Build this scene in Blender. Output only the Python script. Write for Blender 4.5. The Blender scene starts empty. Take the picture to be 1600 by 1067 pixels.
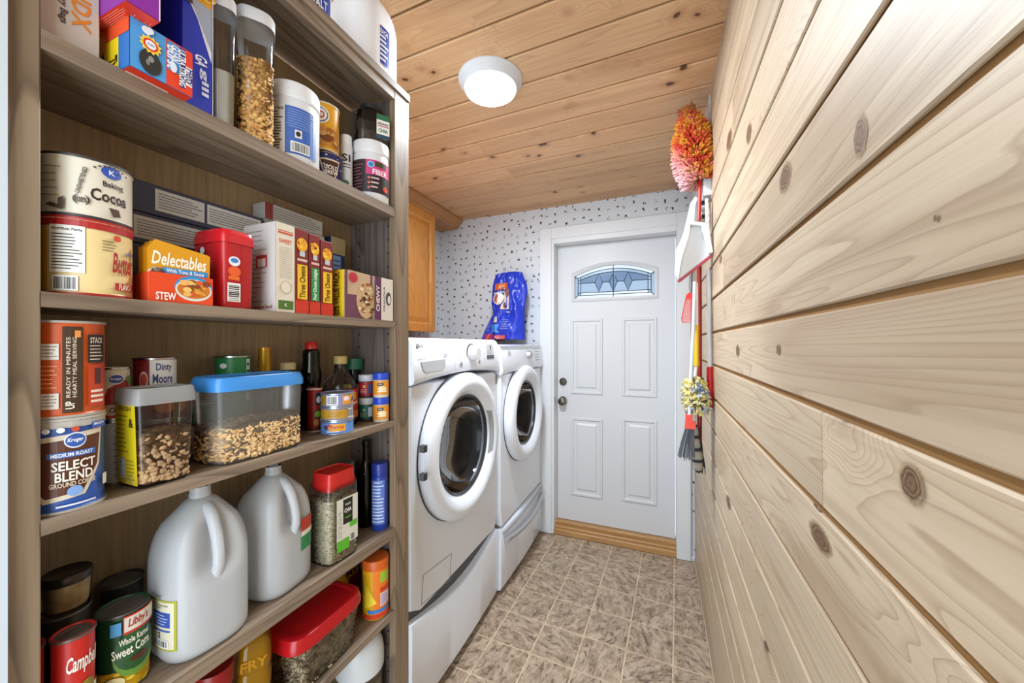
import bpy, bmesh, math, random
from mathutils import Vector, Matrix, noise
R_ = random.Random(7)
C = bpy.context.scene.collection
PI = math.pi
# ------------------------------------------------------------ camera, world, lights, exposure
F = 574.0; YAW = math.radians(22.0); H = 1.34; HY = 537.0
cam_d = bpy.data.cameras.new('camera'); cam = bpy.data.objects.new('camera', cam_d); C.objects.link(cam)
cam.location = (0, 0, H); cam.rotation_euler = (PI/2, 0, YAW)
cam_d.sensor_width = 36.0; cam_d.lens = 36.0*F/1600.0; cam_d.shift_y = (HY-533.5)/1600.0
cam_d.clip_start = 0.01
bpy.context.scene.camera = cam
vs = bpy.context.scene.view_settings
vs.view_transform = "Standard"; vs.look = "None"; vs.gamma = 1.0; vs.exposure = 0.95
try: vs.use_curve_mapping = False
except Exception: pass
W = bpy.data.worlds.new('world'); bpy.context.scene.world = W; W.use_nodes = True
bg = W.node_tree.nodes['Background']; bg.inputs[0].default_value = (0.80, 0.905, 1.0, 1); bg.inputs[1].default_value = 1.25
def area(name, loc, rot, sx, sy, power, col=(1, 1, 1)):
    l = bpy.data.lights.new(name, 'AREA'); l.shape = 'RECTANGLE'; l.size = sx; l.size_y = sy; l.energy = power; l.color = col
    o = bpy.data.objects.new(name, l); C.objects.link(o); o.location = loc; o.rotation_euler = rot
    return o
area('fill_light_behind', (0.12, -0.75, 1.15), (math.radians(88), 0, math.radians(30)), 1.2, 2.0, 14, (0.84, 0.93, 1.0))  # unseen fill light added behind the camera, turned left to brighten the machines
lp = bpy.data.lights.new('ceiling_bulb', 'AREA'); lp.shape = 'DISK'; lp.size = 0.19; lp.energy = 17; lp.color = (0.84, 0.93, 1.0)
lpo = bpy.data.objects.new('ceiling_bulb', lp); C.objects.link(lpo); lpo.location = (-0.575, 1.215, 2.262)

# ------------------------------------------------------------ pixel -> place helpers (1600x1067 frame)
def ray(px):
    u = (px-800.0)/F
    return (u*math.cos(YAW)-math.sin(YAW), u*math.sin(YAW)+math.cos(YAW))
def ptX(px, py, X):
    d = ray(px); t = X/d[0]
    return Vector((X, d[1]*t, H+(HY-py)/F*t))
def ptY(px, py, Y):
    d = ray(px); t = Y/d[1]
    return Vector((d[0]*t, Y, H+(HY-py)/F*t))
def depth(x, y): return -x*math.sin(YAW)+y*math.cos(YAW)
def zat(py, x, y): return H+(HY-py)/F*depth(x, y)
def rnd(pl, pr, xf):
    a1 = math.atan((pl-800)/F); a2 = math.atan((pr-800)/F)
    phi = (a1+a2)/2-YAW; dl = (a2-a1)/2
    D = xf/(math.sin(phi)+math.sin(dl))
    return D*math.sin(phi), D*math.cos(phi), D*math.sin(dl)

# ------------------------------------------------------------ materials
def lin(c):
    if isinstance(c, str):
        c = c.lstrip('#'); c = tuple(int(c[i:i+2], 16)/255 for i in (0, 2, 4))
    return tuple((v/12.92 if v <= 0.04045 else ((v+0.055)/1.055)**2.4) for v in c[:3])+(1,)
MC = {}
def mat(col, rough=0.45, metal=0.0, name=None):
    key = (col, rough, metal)
    if key in MC: return MC[key]
    m = bpy.data.materials.new(name or 'paint_'+str(col).strip('#')); m.use_nodes = True
    b = m.node_tree.nodes['Principled BSDF']
    b.inputs['Base Color'].default_value = lin(col); b.inputs['Roughness'].default_value = rough; b.inputs['Metallic'].default_value = metal
    MC[key] = m; return m
class NT:
    def __init__(s, name):
        s.m = bpy.data.materials.new(name); s.m.use_nodes = True; s.t = s.m.node_tree
        s.b = s.t.nodes['Principled BSDF']; s.out = s.t.nodes['Material Output']
    def n(s, typ, **kw):
        o = s.t.nodes.new(typ)
        for k, v in kw.items():
            if k.startswith('i_'):
                kk = k[2:]; kk = int(kk) if kk.isdigit() else kk.replace('_', ' ')
                if hasattr(v, 'is_linked') or hasattr(v, 'links'): s.t.links.new(v, o.inputs[kk])
                else: o.inputs[kk].default_value = v
            else: setattr(o, k, v)
        return o
    def l(s, a, b): s.t.links.new(a, b)
    def math(s, op, a, b=None, c=None):
        o = s.n('ShaderNodeMath', operation=op)
        for i, v in enumerate((a, b, c)):
            if v is None: continue
            if isinstance(v, (int, float)): o.inputs[i].default_value = v
            else: s.l(v, o.inputs[i])
        return o.outputs[0]
    def ramp(s, fac, stops, interp='LINEAR'):
        r = s.n('ShaderNodeValToRGB'); s.l(fac, r.inputs[0]); r.color_ramp.interpolation = interp
        e = r.color_ramp.elements
        while len(e) > 1: e.remove(e[-1])
        e[0].position = stops[0][0]; e[0].color = stops[0][1]
        for p, c in stops[1:]:
            x = e.new(p); x.color = c
        return r.outputs[0]
    def mix(s, fac, a, b, mode='MIX'):
        o = s.n('ShaderNodeMix', data_type='RGBA', blend_type=mode)
        if isinstance(fac, (int, float)): o.inputs[0].default_value = fac
        else: s.l(fac, o.inputs[0])
        for i, v in ((6, a), (7, b)):
            if isinstance(v, tuple): o.inputs[i].default_value = v
            else: s.l(v, o.inputs[i])
        return o.outputs[2]
def g(v): return (v, v, v, 1)
def wood(name, axis, base, dark, light, knot, nline=22, line=0.35, knots=True, rough=0.45, ks=4.2, kr=0.13, var=0.25, fine=150, across=9.0, along=0.9, heart=0.0, fs=0.8):
    """axis: grain direction in object space"""
    w = NT(name)
    tc = w.n('ShaderNodeTexCoord'); oi = w.n('ShaderNodeObjectInfo')
    rv = w.n('ShaderNodeVectorMath', operation='SCALE', i_0=(37.0, 91.0, 53.0)); w.l(oi.outputs['Random'], rv.inputs['Scale'])
    ad = w.n('ShaderNodeVectorMath', operation='ADD'); w.l(tc.outputs['Object'], ad.inputs[0]); w.l(rv.outputs[0], ad.inputs[1])
    p = ad.outputs[0]
    sc = [across]*3; sc[axis] = along
    mp = w.n('ShaderNodeMapping'); w.l(p, mp.inputs[0]); mp.inputs['Scale'].default_value = sc
    n1 = w.n('ShaderNodeTexNoise', i_Scale=1.0, i_Detail=1.5, i_Roughness=0.4); w.l(mp.outputs[0], n1.inputs['Vector'])
    sc2 = [fine]*3; sc2[axis] = 4.0
    mp2 = w.n('ShaderNodeMapping'); w.l(p, mp2.inputs[0]); mp2.inputs['Scale'].default_value = sc2
    n2 = w.n('ShaderNodeTexNoise', i_Scale=1.0, i_Detail=2.0); w.l(mp2.outputs[0], n2.inputs['Vector'])
    val = n1.outputs[0]
    if knots:
        sck = [1.0]*3; sck[axis] = 0.8
        mk = w.n('ShaderNodeMapping'); w.l(p, mk.inputs[0]); mk.inputs['Scale'].default_value = sck
        nk = w.n('ShaderNodeTexNoise', i_Scale=14.0, i_Detail=1.0); w.l(mk.outputs[0], nk.inputs['Vector'])
        mxv = w.n('ShaderNodeMix', data_type='RGBA', blend_type='LINEAR_LIGHT'); mxv.inputs[0].default_value = 0.02
        w.l(mk.outputs[0], mxv.inputs[6]); w.l(nk.outputs['Color'], mxv.inputs[7])
        vo = w.n('ShaderNodeTexVoronoi', i_Scale=ks); w.l(mxv.outputs[2], vo.inputs['Vector'])
        d = vo.outputs['Distance']
        bump = w.math('POWER', 2.718, w.math('MULTIPLY', w.math('MULTIPLY', d, d), -26.0))
        val = w.math('ADD', val, w.math('MULTIPLY', bump, 0.42))
    ph = w.math('MULTIPLY', val, nline)
    fr = w.math('FRACT', ph)
    ln = w.ramp(fr, [(0, g(0)), (0.55, g(0.12)), (0.84, g(0.55)), (0.93, g(1.0)), (0.97, g(0.6)), (1.0, g(0))])
    big = w.n('ShaderNodeTexNoise', i_Scale=2.2, i_Detail=1.0); w.l(p, big.inputs['Vector'])
    col = w.mix(w.math('MULTIPLY', w.math('SUBTRACT', big.outputs[0], 0.3), 1.3), lin(base), lin(light))
    col = w.mix(w.math('MULTIPLY', ln, line), col, lin(dark))
    col = w.mix(w.math('MULTIPLY', w.math('SUBTRACT', n2.outputs[0], 0.45), fs), col, lin(dark))
    if heart:
        sch = [7.0]*3; sch[axis] = .55
        mh = w.n('ShaderNodeMapping'); w.l(p, mh.inputs[0]); mh.inputs['Scale'].default_value = sch
        nh = w.n('ShaderNodeTexNoise', i_Scale=1.0, i_Detail=1.0, i_Distortion=.4); w.l(mh.outputs[0], nh.inputs['Vector'])
        col = w.mix(w.ramp(nh.outputs[0], [(.56, g(0)), (.66, g(heart)), (.72, g(heart*.4))]), col, lin(dark))
    # plank to plank tone
    tone = w.math('ADD', w.math('MULTIPLY', oi.outputs['Random'], var), 1.0-var*0.55)
    cc = w.n('ShaderNodeCombineColor'); [w.l(tone, cc.inputs[i]) for i in range(3)]
    col = w.mix(1.0, col, cc.outputs[0], 'MULTIPLY')
    if knots:
        km = w.ramp(d, [(0, g(1)), (kr*0.75, g(0.9)), (kr, g(0.0))])
        kh = w.ramp(d, [(0, g(0.5)), (kr, g(0.45)), (kr*2.6, g(0.0))])
        col = w.mix(kh, col, lin(dark))
        col = w.mix(km, col, lin(knot))
    w.l(col, w.b.inputs['Base Color'])
    w.b.inputs['Roughness'].default_value = rough
    bp = w.n('ShaderNodeBump', i_Strength=0.12, i_Distance=0.002); w.l(n2.outputs[0], bp.inputs['Height']); w.l(bp.outputs[0], w.b.inputs['Normal'])
    return w.m
PINE_R = wood('pale_pine_wall', 1, '#c2ad91', '#8d7053', '#d0bea4', '#4f3a2b', nline=22, line=0.50, ks=3.8, kr=0.06, var=0.14, across=13.0, along=0.5, heart=0.55)
PINE_C = wood('knotty_pine_ceiling', 0, '#d0a679', '#9a6a42', '#ddb88e', '#482a16', nline=14, line=0.34, ks=7.5, kr=0.09, var=0.22, across=13.0, along=0.55, heart=0.35)
OAK = wood('honey_oak', 2, '#c8873a', '#8a4f18', '#dba050', '#5a3010', nline=14, line=0.4, knots=False, rough=0.3)
OAKH = wood('honey_oak_threshold', 0, '#b98a55', '#7a5028', '#cba06a', '#5a3010', nline=10, line=0.3, knots=False, rough=0.4)
CAPW = wood('brown_ceiling_trim', 1, '#b07c45', '#74481f', '#c18f55', '#4a2c14', nline=10, line=0.3, knots=False)
TAUPE = wood('taupe_stained_wood_long', 1, '#8a7764', '#4a3c30', '#a08e7a', '#3a2c22', nline=9, line=0.6, knots=False, rough=0.5, var=0.12, fine=130, fs=1.6)
TAUPEV = wood('taupe_stained_wood_upright', 2, '#84705a', '#4a3b2f', '#9a8870', '#3a2c22', nline=12, line=0.6, knots=False, rough=0.5, var=0.12, fine=130, fs=1.6)
GREYV = wood('grey_brown_side_wood', 2, '#6d625c', '#3a322e', '#7c7068', '#2a2522', nline=14, line=0.65, knots=False, rough=0.55, var=0.1, fine=130, fs=1.6)
BACKW = wood('brown_back_panel_wood', 2, '#907858', '#5e4b34', '#a08866', '#3a2c22', nline=9, line=0.3, knots=False, rough=0.6, var=0.05, fine=150, fs=1.5)
GROOVE = mat('#99713f', 0.8); GROOVEC = mat('#4a2f16', 0.8)
WHITE = mat('#dfe2e5', 0.35); APPL = mat('#e8eef8', 0.16, name='appliance_white'); APPG = mat('#9da0a4', 0.35)
DOORW = mat('#d3d5d9', 0.4); TRIMW = mat('#dcdfe2', 0.38)
BLACK = mat('#141414', 0.4); DGREY = mat('#3a3b3d', 0.35); STEEL = mat('#8e8f90', 0.3, 1.0); SILV = mat('#b9bbbe', 0.35, 0.6)
NICK = mat('#6f6a62', 0.3, 1.0); TIN = mat('#a9a9a6', 0.28, 1.0); BARREL = mat('#777472', 0.32, 1.0)
def thin(name, tint, alpha, rough=0.05, gl=0.9, diff=None):
    """thin clear or milky plastic / glass"""
    w = NT(name); t = w.t
    tr = w.n('ShaderNodeBsdfTransparent'); tr.inputs[0].default_value = lin(tint)
    gs = w.n('ShaderNodeBsdfGlossy'); gs.inputs['Roughness'].default_value = rough; gs.inputs[0].default_value = g(gl)
    base = tr.outputs[0]
    if diff:
        df = w.n('ShaderNodeBsdfDiffuse'); df.inputs[0].default_value = lin(diff)
        tl = w.n('ShaderNodeBsdfTranslucent'); tl.inputs[0].default_value = lin(diff)
        m1 = w.n('ShaderNodeMixShader'); m1.inputs[0].default_value = 0.45; w.l(df.outputs[0], m1.inputs[1]); w.l(tl.outputs[0], m1.inputs[2])
        m2 = w.n('ShaderNodeMixShader'); m2.inputs[0].default_value = alpha; w.l(tr.outputs[0], m2.inputs[1]); w.l(m1.outputs[0], m2.inputs[2])
        base = m2.outputs[0]
    fr = w.n('ShaderNodeFresnel'); fr.inputs[0].default_value = 1.45
    m3 = w.n('ShaderNodeMixShader'); w.l(fr.outputs[0], m3.inputs[0]); w.l(base, m3.inputs[1]); w.l(gs.outputs[0], m3.inputs[2])
    w.l(m3.outputs[0], w.out.inputs[0]); return w.m
CLEAR = thin('clear_plastic', '#eceef0', 0); FROST = thin('frosted_plastic', '#f0f0f0', 0.42, 0.25, 0.6, '#dcdcda')
SMOKE = thin('dark_glass', '#56504a', 0, 0.05); MILK = thin('milky_jug_plastic', '#f0f2f4', 0.90, 0.22, 0.6, '#f0f3f6')
GREENG = thin('dark_olive_glass', '#2b2a18', 0.3, 0.05, 0.9, '#1c1a10'); COLA = thin('dark_brown_bottle', '#2a1712', 0.6, 0.05, 0.9, '#150c09')
OIL = thin('golden_oil', '#e0a91c', 0.55, 0.08, 0.9, '#d9a010'); BOWLG = thin('washer_door_glass', '#c4c8cc', 0, 0.05, 0.35)
def noisy(name, c1, c2, scale, rough=0.6, c3=None, detail=4):
    w = NT(name); tc = w.n('ShaderNodeTexCoord')
    n = w.n('ShaderNodeTexNoise', i_Scale=scale, i_Detail=detail); w.l(tc.outputs['Object'], n.inputs['Vector'])
    st = [(0.35, lin(c1)), (0.6, lin(c2))]
    if c3: st.append((0.75, lin(c3)))
    w.l(w.ramp(n.outputs[0], st), w.b.inputs['Base Color']); w.b.inputs['Roughness'].default_value = rough
    return w.m
def tile_mat():
    w = NT('mottled_brown_tile'); tc = w.n('ShaderNodeTexCoord'); oi = w.n('ShaderNodeObjectInfo')
    rv = w.n('ShaderNodeVectorMath', operation='SCALE', i_0=(17.0, 41.0, 23.0)); w.l(oi.outputs['Random'], rv.inputs['Scale'])
    ad = w.n('ShaderNodeVectorMath', operation='ADD'); w.l(tc.outputs['Object'], ad.inputs[0]); w.l(rv.outputs[0], ad.inputs[1])
    vr = w.n('ShaderNodeVectorRotate', rotation_type='Z_AXIS'); w.l(ad.outputs[0], vr.inputs[0]); w.l(w.math('MULTIPLY', oi.outputs['Random'], 9.0), vr.inputs['Angle'])
    mp = w.n('ShaderNodeMapping'); w.l(vr.outputs[0], mp.inputs[0]); mp.inputs['Scale'].default_value = (1, 2.1, 1)
    n1 = w.n('ShaderNodeTexNoise', i_Scale=14.0, i_Detail=7.0, i_Roughness=0.72, i_Distortion=0.9); w.l(mp.outputs[0], n1.inputs['Vector'])
    n2 = w.n('ShaderNodeTexNoise', i_Scale=26.0, i_Detail=6.0, i_Roughness=0.7, i_Distortion=0.5); w.l(mp.outputs[0], n2.inputs['Vector'])
    c = w.ramp(n1.outputs[0], [(0.3, lin('#6b5746')), (0.43, lin('#97826d')), (0.52, lin('#ab9782')), (0.62, lin('#c0ad98')), (0.75, lin('#9a8570'))])
    dk = w.ramp(n2.outputs[0], [(0.40, g(1)), (0.46, g(0))])
    c = w.mix(w.math('MULTIPLY', dk, 0.7), c, lin('#4e3b2c'))
    lt = w.ramp(n2.outputs[0], [(0.58, g(0)), (0.68, g(0.5))])
    c = w.mix(lt, c, lin('#c4b09a'))
    w.l(c, w.b.inputs['Base Color']); w.b.inputs['Roughness'].default_value = 0.42
    bp = w.n('ShaderNodeBump', i_Strength=0.25, i_Distance=0.002); w.l(n1.outputs[0], bp.inputs['Height']); w.l(bp.outputs[0], w.b.inputs['Normal'])
    return w.m
TILE = tile_mat(); GROUT = noisy('tan_grout', '#b5a087', '#cdb99e', 30, 0.8)
def paper_mat():
    w = NT('sprigged_wallpaper'); tc = w.n('ShaderNodeTexCoord')
    cm = w.n('ShaderNodeSeparateXYZ'); w.l(tc.outputs['Object'], cm.inputs[0])
    cx = w.n('ShaderNodeCombineXYZ'); w.l(w.math('ADD', cm.outputs[0], cm.outputs[1]), cx.inputs[0]); w.l(cm.outputs[2], cx.inputs[1])
    nn = w.n('ShaderNodeTexNoise', i_Scale=95.0, i_Detail=1.0); w.l(cx.outputs[0], nn.inputs['Vector'])
    mx = w.n('ShaderNodeMix', data_type='RGBA', blend_type='LINEAR_LIGHT'); mx.inputs[0].default_value = 0.011
    w.l(cx.outputs[0], mx.inputs[6]); w.l(nn.outputs['Color'], mx.inputs[7])
    vo = w.n('ShaderNodeTexVoronoi', i_Scale=17.0, i_Randomness=0.55, voronoi_dimensions='2D'); w.l(mx.outputs[2], vo.inputs['Vector'])
    msk = w.ramp(vo.outputs['Distance'], [(0.15, g(1)), (0.18, g(0))])
    n3 = w.n('ShaderNodeTexNoise', i_Scale=85.0, i_Detail=0.0); w.l(cx.outputs[0], n3.inputs['Vector'])
    br = w.ramp(n3.outputs[0], [(0.48, g(0)), (0.51, g(1))])
    m = w.math('MULTIPLY', msk, br)
    w.l(w.mix(m, lin('#d3d9df'), lin('#141618')), w.b.inputs['Base Color']); w.b.inputs['Roughness'].default_value = 0.6
    return w.m
PAPER = paper_mat()

# ------------------------------------------------------------ mesh helpers
def obj(name, bm, mats, parent=None, smooth=True, ang=35, **props):
    me = bpy.data.meshes.new(name)
    bmesh.ops.recalc_face_normals(bm, faces=bm.faces) if not props.pop('noflip', False) else None
    bm.to_mesh(me); bm.free()
    if not isinstance(mats, (list, tuple)): mats = [mats]
    for m in mats: me.materials.append(m)
    if smooth:
        me.shade_smooth()
        try: me.set_sharp_from_angle(angle=math.radians(ang))
        except Exception: pass
    o = bpy.data.objects.new(name, me); C.objects.link(o)
    if parent: o.parent = parent
    for k, v in props.items(): o[k] = v
    return o
def thing(name, label, cat, loc=(0, 0, 0), rz=0.0, group=None):
    o = bpy.data.objects.new(name, None); C.objects.link(o); o.location = loc; o.rotation_euler = (0, 0, rz)
    o.empty_display_size = 0.05
    o['label'] = label; o['category'] = cat
    if group: o['group'] = group
    return o
def tag(o, label, cat, group=None):
    o['label'] = label; o['category'] = cat
    if group: o['group'] = group
    return o
def struct(name, bm, m, parent=None, **k):
    o = obj(name, bm, m, parent, **k)
    if not parent: o['kind'] = 'structure'
    return o
def NB(): return bmesh.new()
def box(bm, x0, x1, y0, y1, z0, z1, bev=0.0, seg=1, mi=0):
    r = bmesh.ops.create_cube(bm, size=1.0)
    vs_ = r['verts']
    for v in vs_:
        v.co = Vector((x0+(v.co.x+.5)*(x1-x0), y0+(v.co.y+.5)*(y1-y0), z0+(v.co.z+.5)*(z1-z0)))
    fs = list({f for v in vs_ for f in v.link_faces})
    for f in fs: f.material_index = mi
    if bev > 0:
        es = list({e for v in vs_ for e in v.link_edges})
        bmesh.ops.bevel(bm, geom=es, offset=bev, segments=seg, affect='EDGES', profile=0.5)
    return bm
def B(*a, **k): return box(NB(), *a, **k)
def loft(bm, secs, seg=36, cap0=True, cap1=True, mi=0, M=None, warp=None):
    """secs: (z, hx, hy, n, ox, oy) superellipse rings"""
    rings = []
    for s in secs:
        z, hx, hy = s[:3]; n = s[3] if len(s) > 3 else 2.0; ox = s[4] if len(s) > 4 else 0; oy = s[5] if len(s) > 5 else 0
        ring = []
        for i in range(seg):
            a = 2*PI*i/seg; c, q = math.cos(a), math.sin(a)
            if n > 2.01:
                k = (abs(c)**n+abs(q)**n)**(-1.0/n); x, y = c*k, q*k
            else: x, y = c, q
            co = Vector((ox+hx*x, oy+hy*y, z))
            if warp: co = warp(co, a)
            if M is not None: co = M @ co
            ring.append(bm.verts.new(co))
        rings.append(ring)
    for r0, r1 in zip(rings[:-1], rings[1:]):
        for i in range(seg):
            j = (i+1) % seg
            f = bm.faces.new((r0[i], r0[j], r1[j], r1[i])); f.material_index = mi
    if cap0: bm.faces.new(list(reversed(rings[0]))).material_index = mi
    if cap1: bm.faces.new(rings[-1]).material_index = mi
    return bm
def cyl(bm, prof, seg=36, **k): return loft(bm, [(z, r, r) for z, r in prof], seg, **k)
def L(secs, **k): return loft(NB(), secs, **k)
def CY(prof, **k): return cyl(NB(), prof, **k)
def tube(bm, pts, r, seg=10, mi=0, cap=True):
    pts = [Vector(p) for p in pts]; rs = r if isinstance(r, (list, tuple)) else [r]*len(pts)
    rings = []; up = None
    for i, p in enumerate(pts):
        t = (pts[min(i+1, len(pts)-1)]-pts[max(i-1, 0)]).normalized()
        if up is None: up = t.orthogonal().normalized()
        up = (up-t*up.dot(t)).normalized(); s = t.cross(up)
        rings.append([bm.verts.new(p+(up*math.cos(2*PI*k/seg)+s*math.sin(2*PI*k/seg))*rs[i]) for k in range(seg)])
    for a, b in zip(rings[:-1], rings[1:]):
        for k in range(seg):
            bm.faces.new((a[k], a[(k+1) % seg], b[(k+1) % seg], b[k])).material_index = mi
    if cap:
        bm.faces.new(list(reversed(rings[0]))).material_index = mi; bm.faces.new(rings[-1]).material_index = mi
    return bm
def prism(bm, pts, mapf, d0, d1, mi=0):
    """polygon pts (2D) extruded between d0 and d1; mapf(a,b,d)->3D"""
    lo = [bm.verts.new(mapf(a, b, d0)) for a, b in pts]; hi = [bm.verts.new(mapf(a, b, d1)) for a, b in pts]
    n = len(pts)
    bm.faces.new(lo).material_index = mi; bm.faces.new(list(reversed(hi))).material_index = mi
    for i in range(n): bm.faces.new((lo[i], hi[i], hi[(i+1) % n], lo[(i+1) % n])).material_index = mi
    return bm

# ------------------------------------------------------------ printed labels: 2D shapes mapped on a surface
TXT = {}
def textmesh(s, bold):
    k = (s, bold)
    if k not in TXT:
        cu = bpy.data.curves.new('t', 'FONT'); cu.body = s; cu.resolution_u = 2; cu.align_x = 'CENTER'; cu.space_line = 0.85
        cu.offset = 0.022 if bold else 0.0
        ob = bpy.data.objects.new('t', cu); C.objects.link(ob)
        dg = bpy.context.evaluated_depsgraph_get(); me = ob.evaluated_get(dg).to_mesh()
        vs_ = [(v.co.x, v.co.y) for v in me.vertices]; fs = [tuple(p.vertices) for p in me.polygons]
        ob.evaluated_get(dg).to_mesh_clear(); C.objects.unlink(ob); bpy.data.objects.remove(ob); bpy.data.curves.remove(cu)
        xs = [v[0] for v in vs_]; ys = [v[1] for v in vs_]
        cx, cy = (min(xs)+max(xs))/2, (min(ys)+max(ys))/2
        TXT[k] = ([(x-cx, y-cy) for x, y in vs_], fs, max(xs)-min(xs), max(ys)-min(ys))
    return TXT[k]
class Print:
    def __init__(s, mapf, step=None): s.f = mapf; s.bm = NB(); s.mats = []; s.k = 0; s.step = step
    def mi(s, col):
        m = mat(col, 0.42) if isinstance(col, str) else col
        if m not in s.mats: s.mats.append(m)
        return s.mats.index(m)
    def lay(s): s.k += 1; return 0.0005+0.00016*s.k
    def poly(s, pts, col, z=None):
        z = z or s.lay()
        f = s.bm.faces.new([s.bm.verts.new((a, b, z)) for a, b in pts]); f.material_index = s.mi(col); return s
    def rect(s, x0, x1, y0, y1, col): return s.poly([(x0, y0), (x1, y0), (x1, y1), (x0, y1)], col)
    def ell(s, cx, cy, rx, ry, col, n=18): return s.poly([(cx+rx*math.cos(2*PI*i/n), cy+ry*math.sin(2*PI*i/n)) for i in range(n)], col)
    def text(s, t, cx, cy, h, col, w=None, rot=0.0, bold=True, shear=0.0):
        vs_, fs, tw, th = textmesh(t, bold); k = h/th; kx = k if w is None else w/tw
        c, q = math.cos(rot), math.sin(rot); z = s.lay(); mi = s.mi(col); out = []
        for x, y in vs_:
            x2, y2 = (x+shear*y)*kx, y*k
            out.append(s.bm.verts.new((cx+x2*c-y2*q, cy+x2*q+y2*c, z)))
        for f in fs:
            try: s.bm.faces.new([out[i] for i in f]).material_index = mi
            except ValueError: pass
        return s
    def lines(s, x0, x1, y0, y1, n, col, fill=0.35, rag=0.3):
        z = s.lay(); hgt = (y1-y0)/n
        for i in range(n):
            xe = x1-(x1-x0)*rag*R_.random(); yy = y0+hgt*(i+0.3)
            s.poly([(x0, yy), (xe, yy), (xe, yy+hgt*fill), (x0, yy+hgt*fill)], col, z)
        return s
    def bars(s, x0, x1, y0, y1, vert=True, n=16):
        s.rect(x0, x1, y0, y1, '#efefec'); z = s.lay(); 
        for i in range(n):
            if vert:
                a = x0+(x1-x0)*(0.06+0.88*i/n); wd = (x1-x0)/n*(0.25+0.45*R_.random()); m = (y1-y0)*0.1
                s.poly([(a, y0+m), (a+wd, y0+m), (a+wd, y1-m), (a, y1-m)], '#1a1a1a', z)
            else:
                a = y0+(y1-y0)*(0.06+0.88*i/n); wd = (y1-y0)/n*(0.25+0.45*R_.random()); m = (x1-x0)*0.1
                s.poly([(x0+m, a), (x1-m, a), (x1-m, a+wd), (x0+m, a+wd)], '#1a1a1a', z)
        return s
    def facts(s, x0, x1, y0, y1, n=9):
        s.rect(x0, x1, y0, y1, '#ece9df'); h = y1-y0; w = x1-x0
        s.text('Nutrition Facts', (x0+x1)/2, y1-h*0.08, h*0.06, '#1c1c1c', w*0.86)
        s.lines(x0+w*.07, x1-w*.07, y0+h*.05, y1-h*.16, n, '#2a2a2a', 0.3, 0.35); return s
    def blobs(s, x0, x1, y0, y1, n, r, cols):
        for i in range(n):
            rr = r*(0.6+0.8*R_.random())
            s.ell(x0+(x1-x0)*R_.random(), y0+(y1-y0)*R_.random(), rr, rr*0.7, cols[i % len(cols)], 8)
            if i % 3: s.k -= 1
        return s
    def done(s, parent, name='printed_label'):
        bm = s.bm
        if s.step:
            xs = [v.co.x for v in bm.verts]
            x = math.floor(min(xs)/s.step)*s.step+s.step
            while x < max(xs):
                bmesh.ops.bisect_plane(bm, geom=bm.verts[:]+bm.edges[:]+bm.faces[:], plane_co=(x, 0, 0), plane_no=(1, 0, 0), dist=1e-6)
                x += s.step
        for v in bm.verts: v.co = Vector(s.f(v.co.x, v.co.y, v.co.z))
        return obj(name, bm, s.mats, parent, smooth=False, noflip=True)
def on_cyl(R, taper=None):
    return lambda s, v, o: ((R+o)*math.cos(s/R), (R+o)*math.sin(s/R), v)
def PC(R): return Print(on_cyl(R), step=R*0.16)
def PF(x): return Print(lambda s, v, o: (x+o, s, v))           # face towards local +X, s to the right
def PL(y): return Print(lambda s, v, o: (s, y-o, v))           # face towards local -Y
def PB(z): return Print(lambda s, v, o: (s, v, z-o))           # underside

def to_cam(x, y): return math.atan2(-y, -x)
# ------------------------------------------------------------ the room
XR = 0.198; YW = 2.52; ZC = 2.306; XLW = -1.64
fl = struct('floor', B(-1.7, 0.24, -0.5, 2.7, -0.05, 0.0), GROUT)
# tiles, laid a little out of square
def clip(poly, ax, lim, keep_less):
    out = []
    for i in range(len(poly)):
        a, b = poly[i], poly[(i+1) % len(poly)]
        ia = (a[ax] <= lim) == keep_less; ib = (b[ax] <= lim) == keep_less
        if ia: out.append(a)
        if ia != ib:
            t = (lim-a[ax])/(b[ax]-a[ax]); out.append(tuple(a[j]+(b[j]-a[j])*t for j in range(2)))
    return out
th = math.radians(-2.2); pit = 0.188; gp = 0.0038
for i in range(-3, 6):
    for j in range(-12, 8):
        u0, v0 = i*pit+gp, j*pit+gp; u1, v1 = (i+1)*pit-gp, (j+1)*pit-gp; ch = 0.006
        q = [(u0+ch, v0), (u1-ch, v0), (u1, v0+ch), (u1, v1-ch), (u1-ch, v1), (u0+ch, v1), (u0, v1-ch), (u0, v0+ch)]
        q = [(-0.515+a*math.cos(th)-b*math.sin(th), 1.69+a*math.sin(th)+b*math.cos(th)) for a, b in q]
        q = clip(clip(clip(clip(q, 0, XR-0.004, True), 1, 2.497, True), 0, -0.98, False), 1, -0.48, False)
        if len(q) < 3: continue
        cx = sum(a for a, b in q)/len(q); cy = sum(b for a, b in q)/len(q)
        if max(a for a, b in q)-min(a for a, b in q) < 0.012 or max(b for a, b in q)-min(b for a, b in q) < 0.012: continue
        bm = NB(); top = 0.0026
        lo = [bm.verts.new((a-cx, b-cy, 0)) for a, b in q]; s_ = 0.975
        hi = [bm.verts.new(((a-cx)*s_, (b-cy)*s_, top+R_.uniform(-.0002, .0002))) for a, b in q]
        n = len(q)
        for k in range(n): bm.faces.new((lo[k], lo[(k+1) % n], hi[(k+1) % n], hi[k]))
        bm.faces.new(hi)
        o = obj('tile', bm, TILE, fl, smooth=False); o.location = (cx, cy, 0)
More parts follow.
